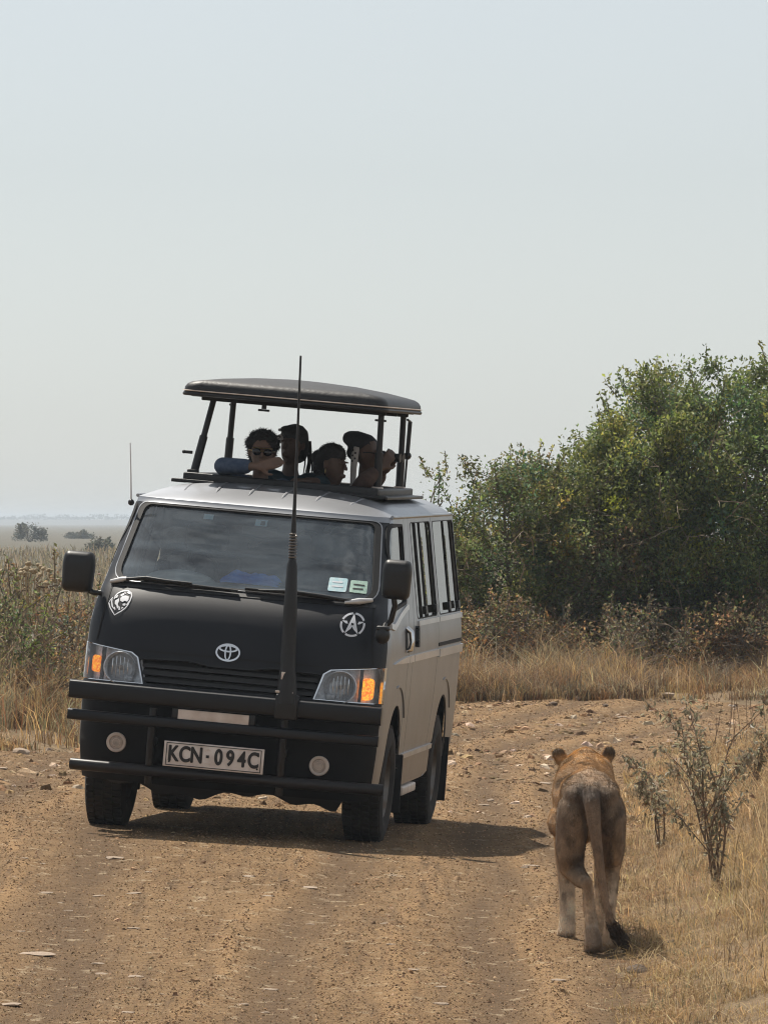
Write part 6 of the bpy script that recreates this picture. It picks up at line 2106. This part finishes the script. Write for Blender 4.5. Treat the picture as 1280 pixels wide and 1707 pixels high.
# 2: taller head behind, braids, printed hair band
h2 = (-0.030, 2.42, 2.315)
b, hp = person('person in a dark teal top with long thin braids and a printed hair band', h2, -25,
    [((-0.14, 2.42, 2.09), (-0.20, 2.25, 1.86), (-0.12, 2.05, 1.85), (0.3, -0.9, 0.0), (0, 0, 1), (0.5, 0.6, 0.6, 0.6, 0.6)),
     ((0.18, 2.42, 2.10), (0.25, 2.20, 2.085), (0.14, 1.95, 2.10), (-0.7, -0.6, 0.0), (0, 0, 1), (0.5, 0.7, 0.7, 0.7, 0.7))], skin_m, teal_m)
hair = hair_blob('hair', [[(*hp(0, 0.02, 0.055), 0.092, 0.100, 0.078), (*hp(0, 0.045, 0.0), 0.088, 0.080, 0.08), (*hp(0, 0.06, -0.06), 0.074, 0.06, 0.06)], [(*hp(0, -0.05, 0.09), 0.06, 0.03, 0.03)]], hair_dark, b)
for k in range(7):
    a = R(20 + k * 14); r_ = 0.088
    p0 = Vector(hp(r_ * math.sin(a) + 0.012, 0.05 + 0.03 * math.cos(a), 0.03)); sw_ = 0.02 * math.sin(k * 2.1)
    MB().tube([p0, p0 + Vector((0.012, 0, -0.08)), p0 + Vector((0.014 + sw_ * 0.5, 0, -0.15)), p0 + Vector((0.008 + sw_, 0, -0.23))], [0.006, 0.0055, 0.005, 0.003], 6).build('braid', hair_dark, b)
def printed(name, b, ptsf, m1, m2):
    """Pale strip with dark print laid round the head."""
    o = ptsf(m1)
    return o
mb = MB()
for k, (px_, pz_) in enumerate(((-0.030, 0.03), (-0.040, 0.05), (-0.018, 0.058))):
    pass
hb = MB().sph(hp(-0.045, -0.080, 0.028), (0.024, 0.012, 0.030), 14).build('hair_band', pat_w, b)
mb = MB()
for k in range(7):
    a = 2 * math.pi * k / 7
    mb.sph(hp(-0.045 + 0.013 * math.cos(a) * (1 if k else 0), -0.0915 + 0.003 * abs(math.cos(a)), 0.028 + 0.017 * math.sin(a) * (1 if k else 0)), (0.005, 0.004, 0.006), 8)
mb.build('band_print', hair_dark, hb)
MB().sph(hp(-0.068, -0.050, 0.085), (0.012, 0.010, 0.010), 8).sph(hp(-0.036, -0.070, 0.080), (0.012, 0.008, 0.008), 8).build('hair_bead', pat_w, b)
PEOPLE.append(b)

# 3: head in profile with a low bun, earring, pale collar
h3 = (0.275, 2.15, 2.215)
b, hp = person('person with hair tied in a side bun, an earring and a pale collar', h3, 60,
    [((0.14, 2.15, 2.00), (0.08, 2.0, 1.80), (0.16, 1.86, 1.78), (0.6, -0.6, 0), (0, 0, 1), (0.5, 0.6, 0.6, 0.6, 0.6)),
     ((0.42, 2.17, 2.00), (0.50, 2.02, 1.84), (0.40, 1.88, 1.84), (-0.6, -0.6, 0), (0, 0, 1), (0.5, 0.6, 0.6, 0.6, 0.6))], skin_m, black_cloth)
hair = hair_blob('hair', [[(*hp(0, 0.02, 0.06), 0.092, 0.100, 0.076), (*hp(0, 0.05, 0.0), 0.086, 0.072, 0.075)], [(*hp(0, 0.125, 0.035), 0.048, 0.050, 0.048)], [(*hp(0.0, 0.120, -0.03), 0.040, 0.045, 0.05)]], hair_dark, b)
tuftify(hair, 1500, 0.014, hair, hair_dark)
MB().lathe([(-0.002, 0.016), (0.002, 0.016), (0.002, 0.012), (-0.002, 0.012)], hp(-0.090, -0.005, -0.045), 'x', 16).build('earring', gold_m, b)
mb = MB()
mb.tube([(-0.11, -0.105, 1.715 - 0.235 - 0.005 + 0.02), (-0.02, -0.115, 1.715 - 0.235 - 0.035 + 0.02), (0.07, -0.105, 1.715 - 0.235 - 0.06 + 0.02)], [0.03, 0.034, 0.02], 10, flat=(0.5, 1))
mb.build('collar', pale_cloth, b)
PEOPLE.append(b)

# 4: tall head wrap, glasses, binoculars raised with both hands, looking to the right of the picture
h4 = (0.465, 2.28, 2.300)
b, hp = person('person in a head wrap and glasses raising binoculars towards the right', h4, 78,
    [((0.455, 2.13, 2.07), (0.49, 2.04, 2.13), (0.57, 2.15, 2.225), (0.5, 0.25, 0.75), (0.3, -0.9, 0.1), (0.6, 0.5, 0.55, 0.6, 0.6)),
     ((0.455, 2.43, 2.07), (0.50, 2.46, 2.12), (0.575, 2.36, 2.21), (0.45, -0.30, 0.75), (0.3, 0.9, 0.1), (0.6, 0.5, 0.55, 0.6, 0.6))], skin_m, brown_cloth, side=True)
hair = hair_blob('head_wrap', [[(*hp(0, 0.03, 0.055), 0.090, 0.095, 0.072), (*hp(0, 0.075, 0.075), 0.080, 0.065, 0.062), (*hp(0, 0.115, 0.085), 0.058, 0.045, 0.050)], [(*hp(0, 0.06, 0.0), 0.080, 0.05, 0.06)]], black_cloth, b)
glasses(b, hp, lens_dark, plastic_m)
sc = MB().tube([hp(-0.085, 0.045, 0.035), hp(-0.098, 0.050, -0.02), hp(-0.10, 0.05, -0.09), hp(-0.105, 0.045, -0.18), hp(-0.11, 0.04, -0.26)], [0.018, 0.024, 0.020, 0.018, 0.014], 10, flat=(1, 0.5)).build('printed_scarf', pat_w, b)
mb = MB()
for k in range(5):
    mb.sph(hp(-0.116, 0.050 + (-1) ** k * 0.009, 0.015 - 0.017 * k), (0.006, 0.007, 0.007), 8)
mb.build('scarf_print', hair_dark, sc)
PEOPLE.append(b)
# figures are modelled in van coordinates: set them into the leaning van
for b in PEOPLE:
    b.matrix_world = VAN_M @ Matrix.Translation(b.location)
# binoculars held by the fourth person
bino = empty('binoculars', VAN_M @ Vector((0.620, 2.255, 2.290)), VAN_R)
tag(bino, 'black binoculars held up in front of the face by the person on the right', 'binoculars')
for d in (-0.032, 0.032):
    q = Euler((0, 0, R(-12))).to_matrix()
    f = lambda a, c, z: q @ Vector((a, c, z))
    MB().tube([f(-0.055, d, 0), f(-0.03, d, 0), f(-0.02, d, 0), f(0.03, d, 0), f(0.07, d, 0)], [0.017, 0.018, 0.024, 0.026, 0.028], 16).build('barrel', plastic_m, bino)
MB().box((0.0, 0, 0.004), (0.05, 0.05, 0.02), Euler((0, 0, R(-12))), bev=0.006).build('bridge', plastic_m, bino)
# ------------------------------------------------------------------ haze over the plain
hz = MB().box((0, 2900, 2.6), (11200, 7200, 12.4)).build('haze', mat('haze_air', (1, 1, 1)), None, smooth=False)
tag(hz, kind='stuff')
hz['label'] = 'pale dusty haze hanging over the whole plain'
hm = hz.data.materials[0]
hm.cycles.homogeneous_volume = True
hm.node_tree.nodes.clear()
ho = hm.node_tree.nodes.new('ShaderNodeOutputMaterial')
hv = hm.node_tree.nodes.new('ShaderNodeVolumePrincipled')
hv.inputs['Color'].default_value = (0.80, 0.90, 1.0, 1)
hv.inputs['Density'].default_value = 0.00027
hv.inputs['Anisotropy'].default_value = 0.2
hm.node_tree.links.new(hv.outputs[0], ho.inputs['Volume'])
bpy.context.view_layer.update()
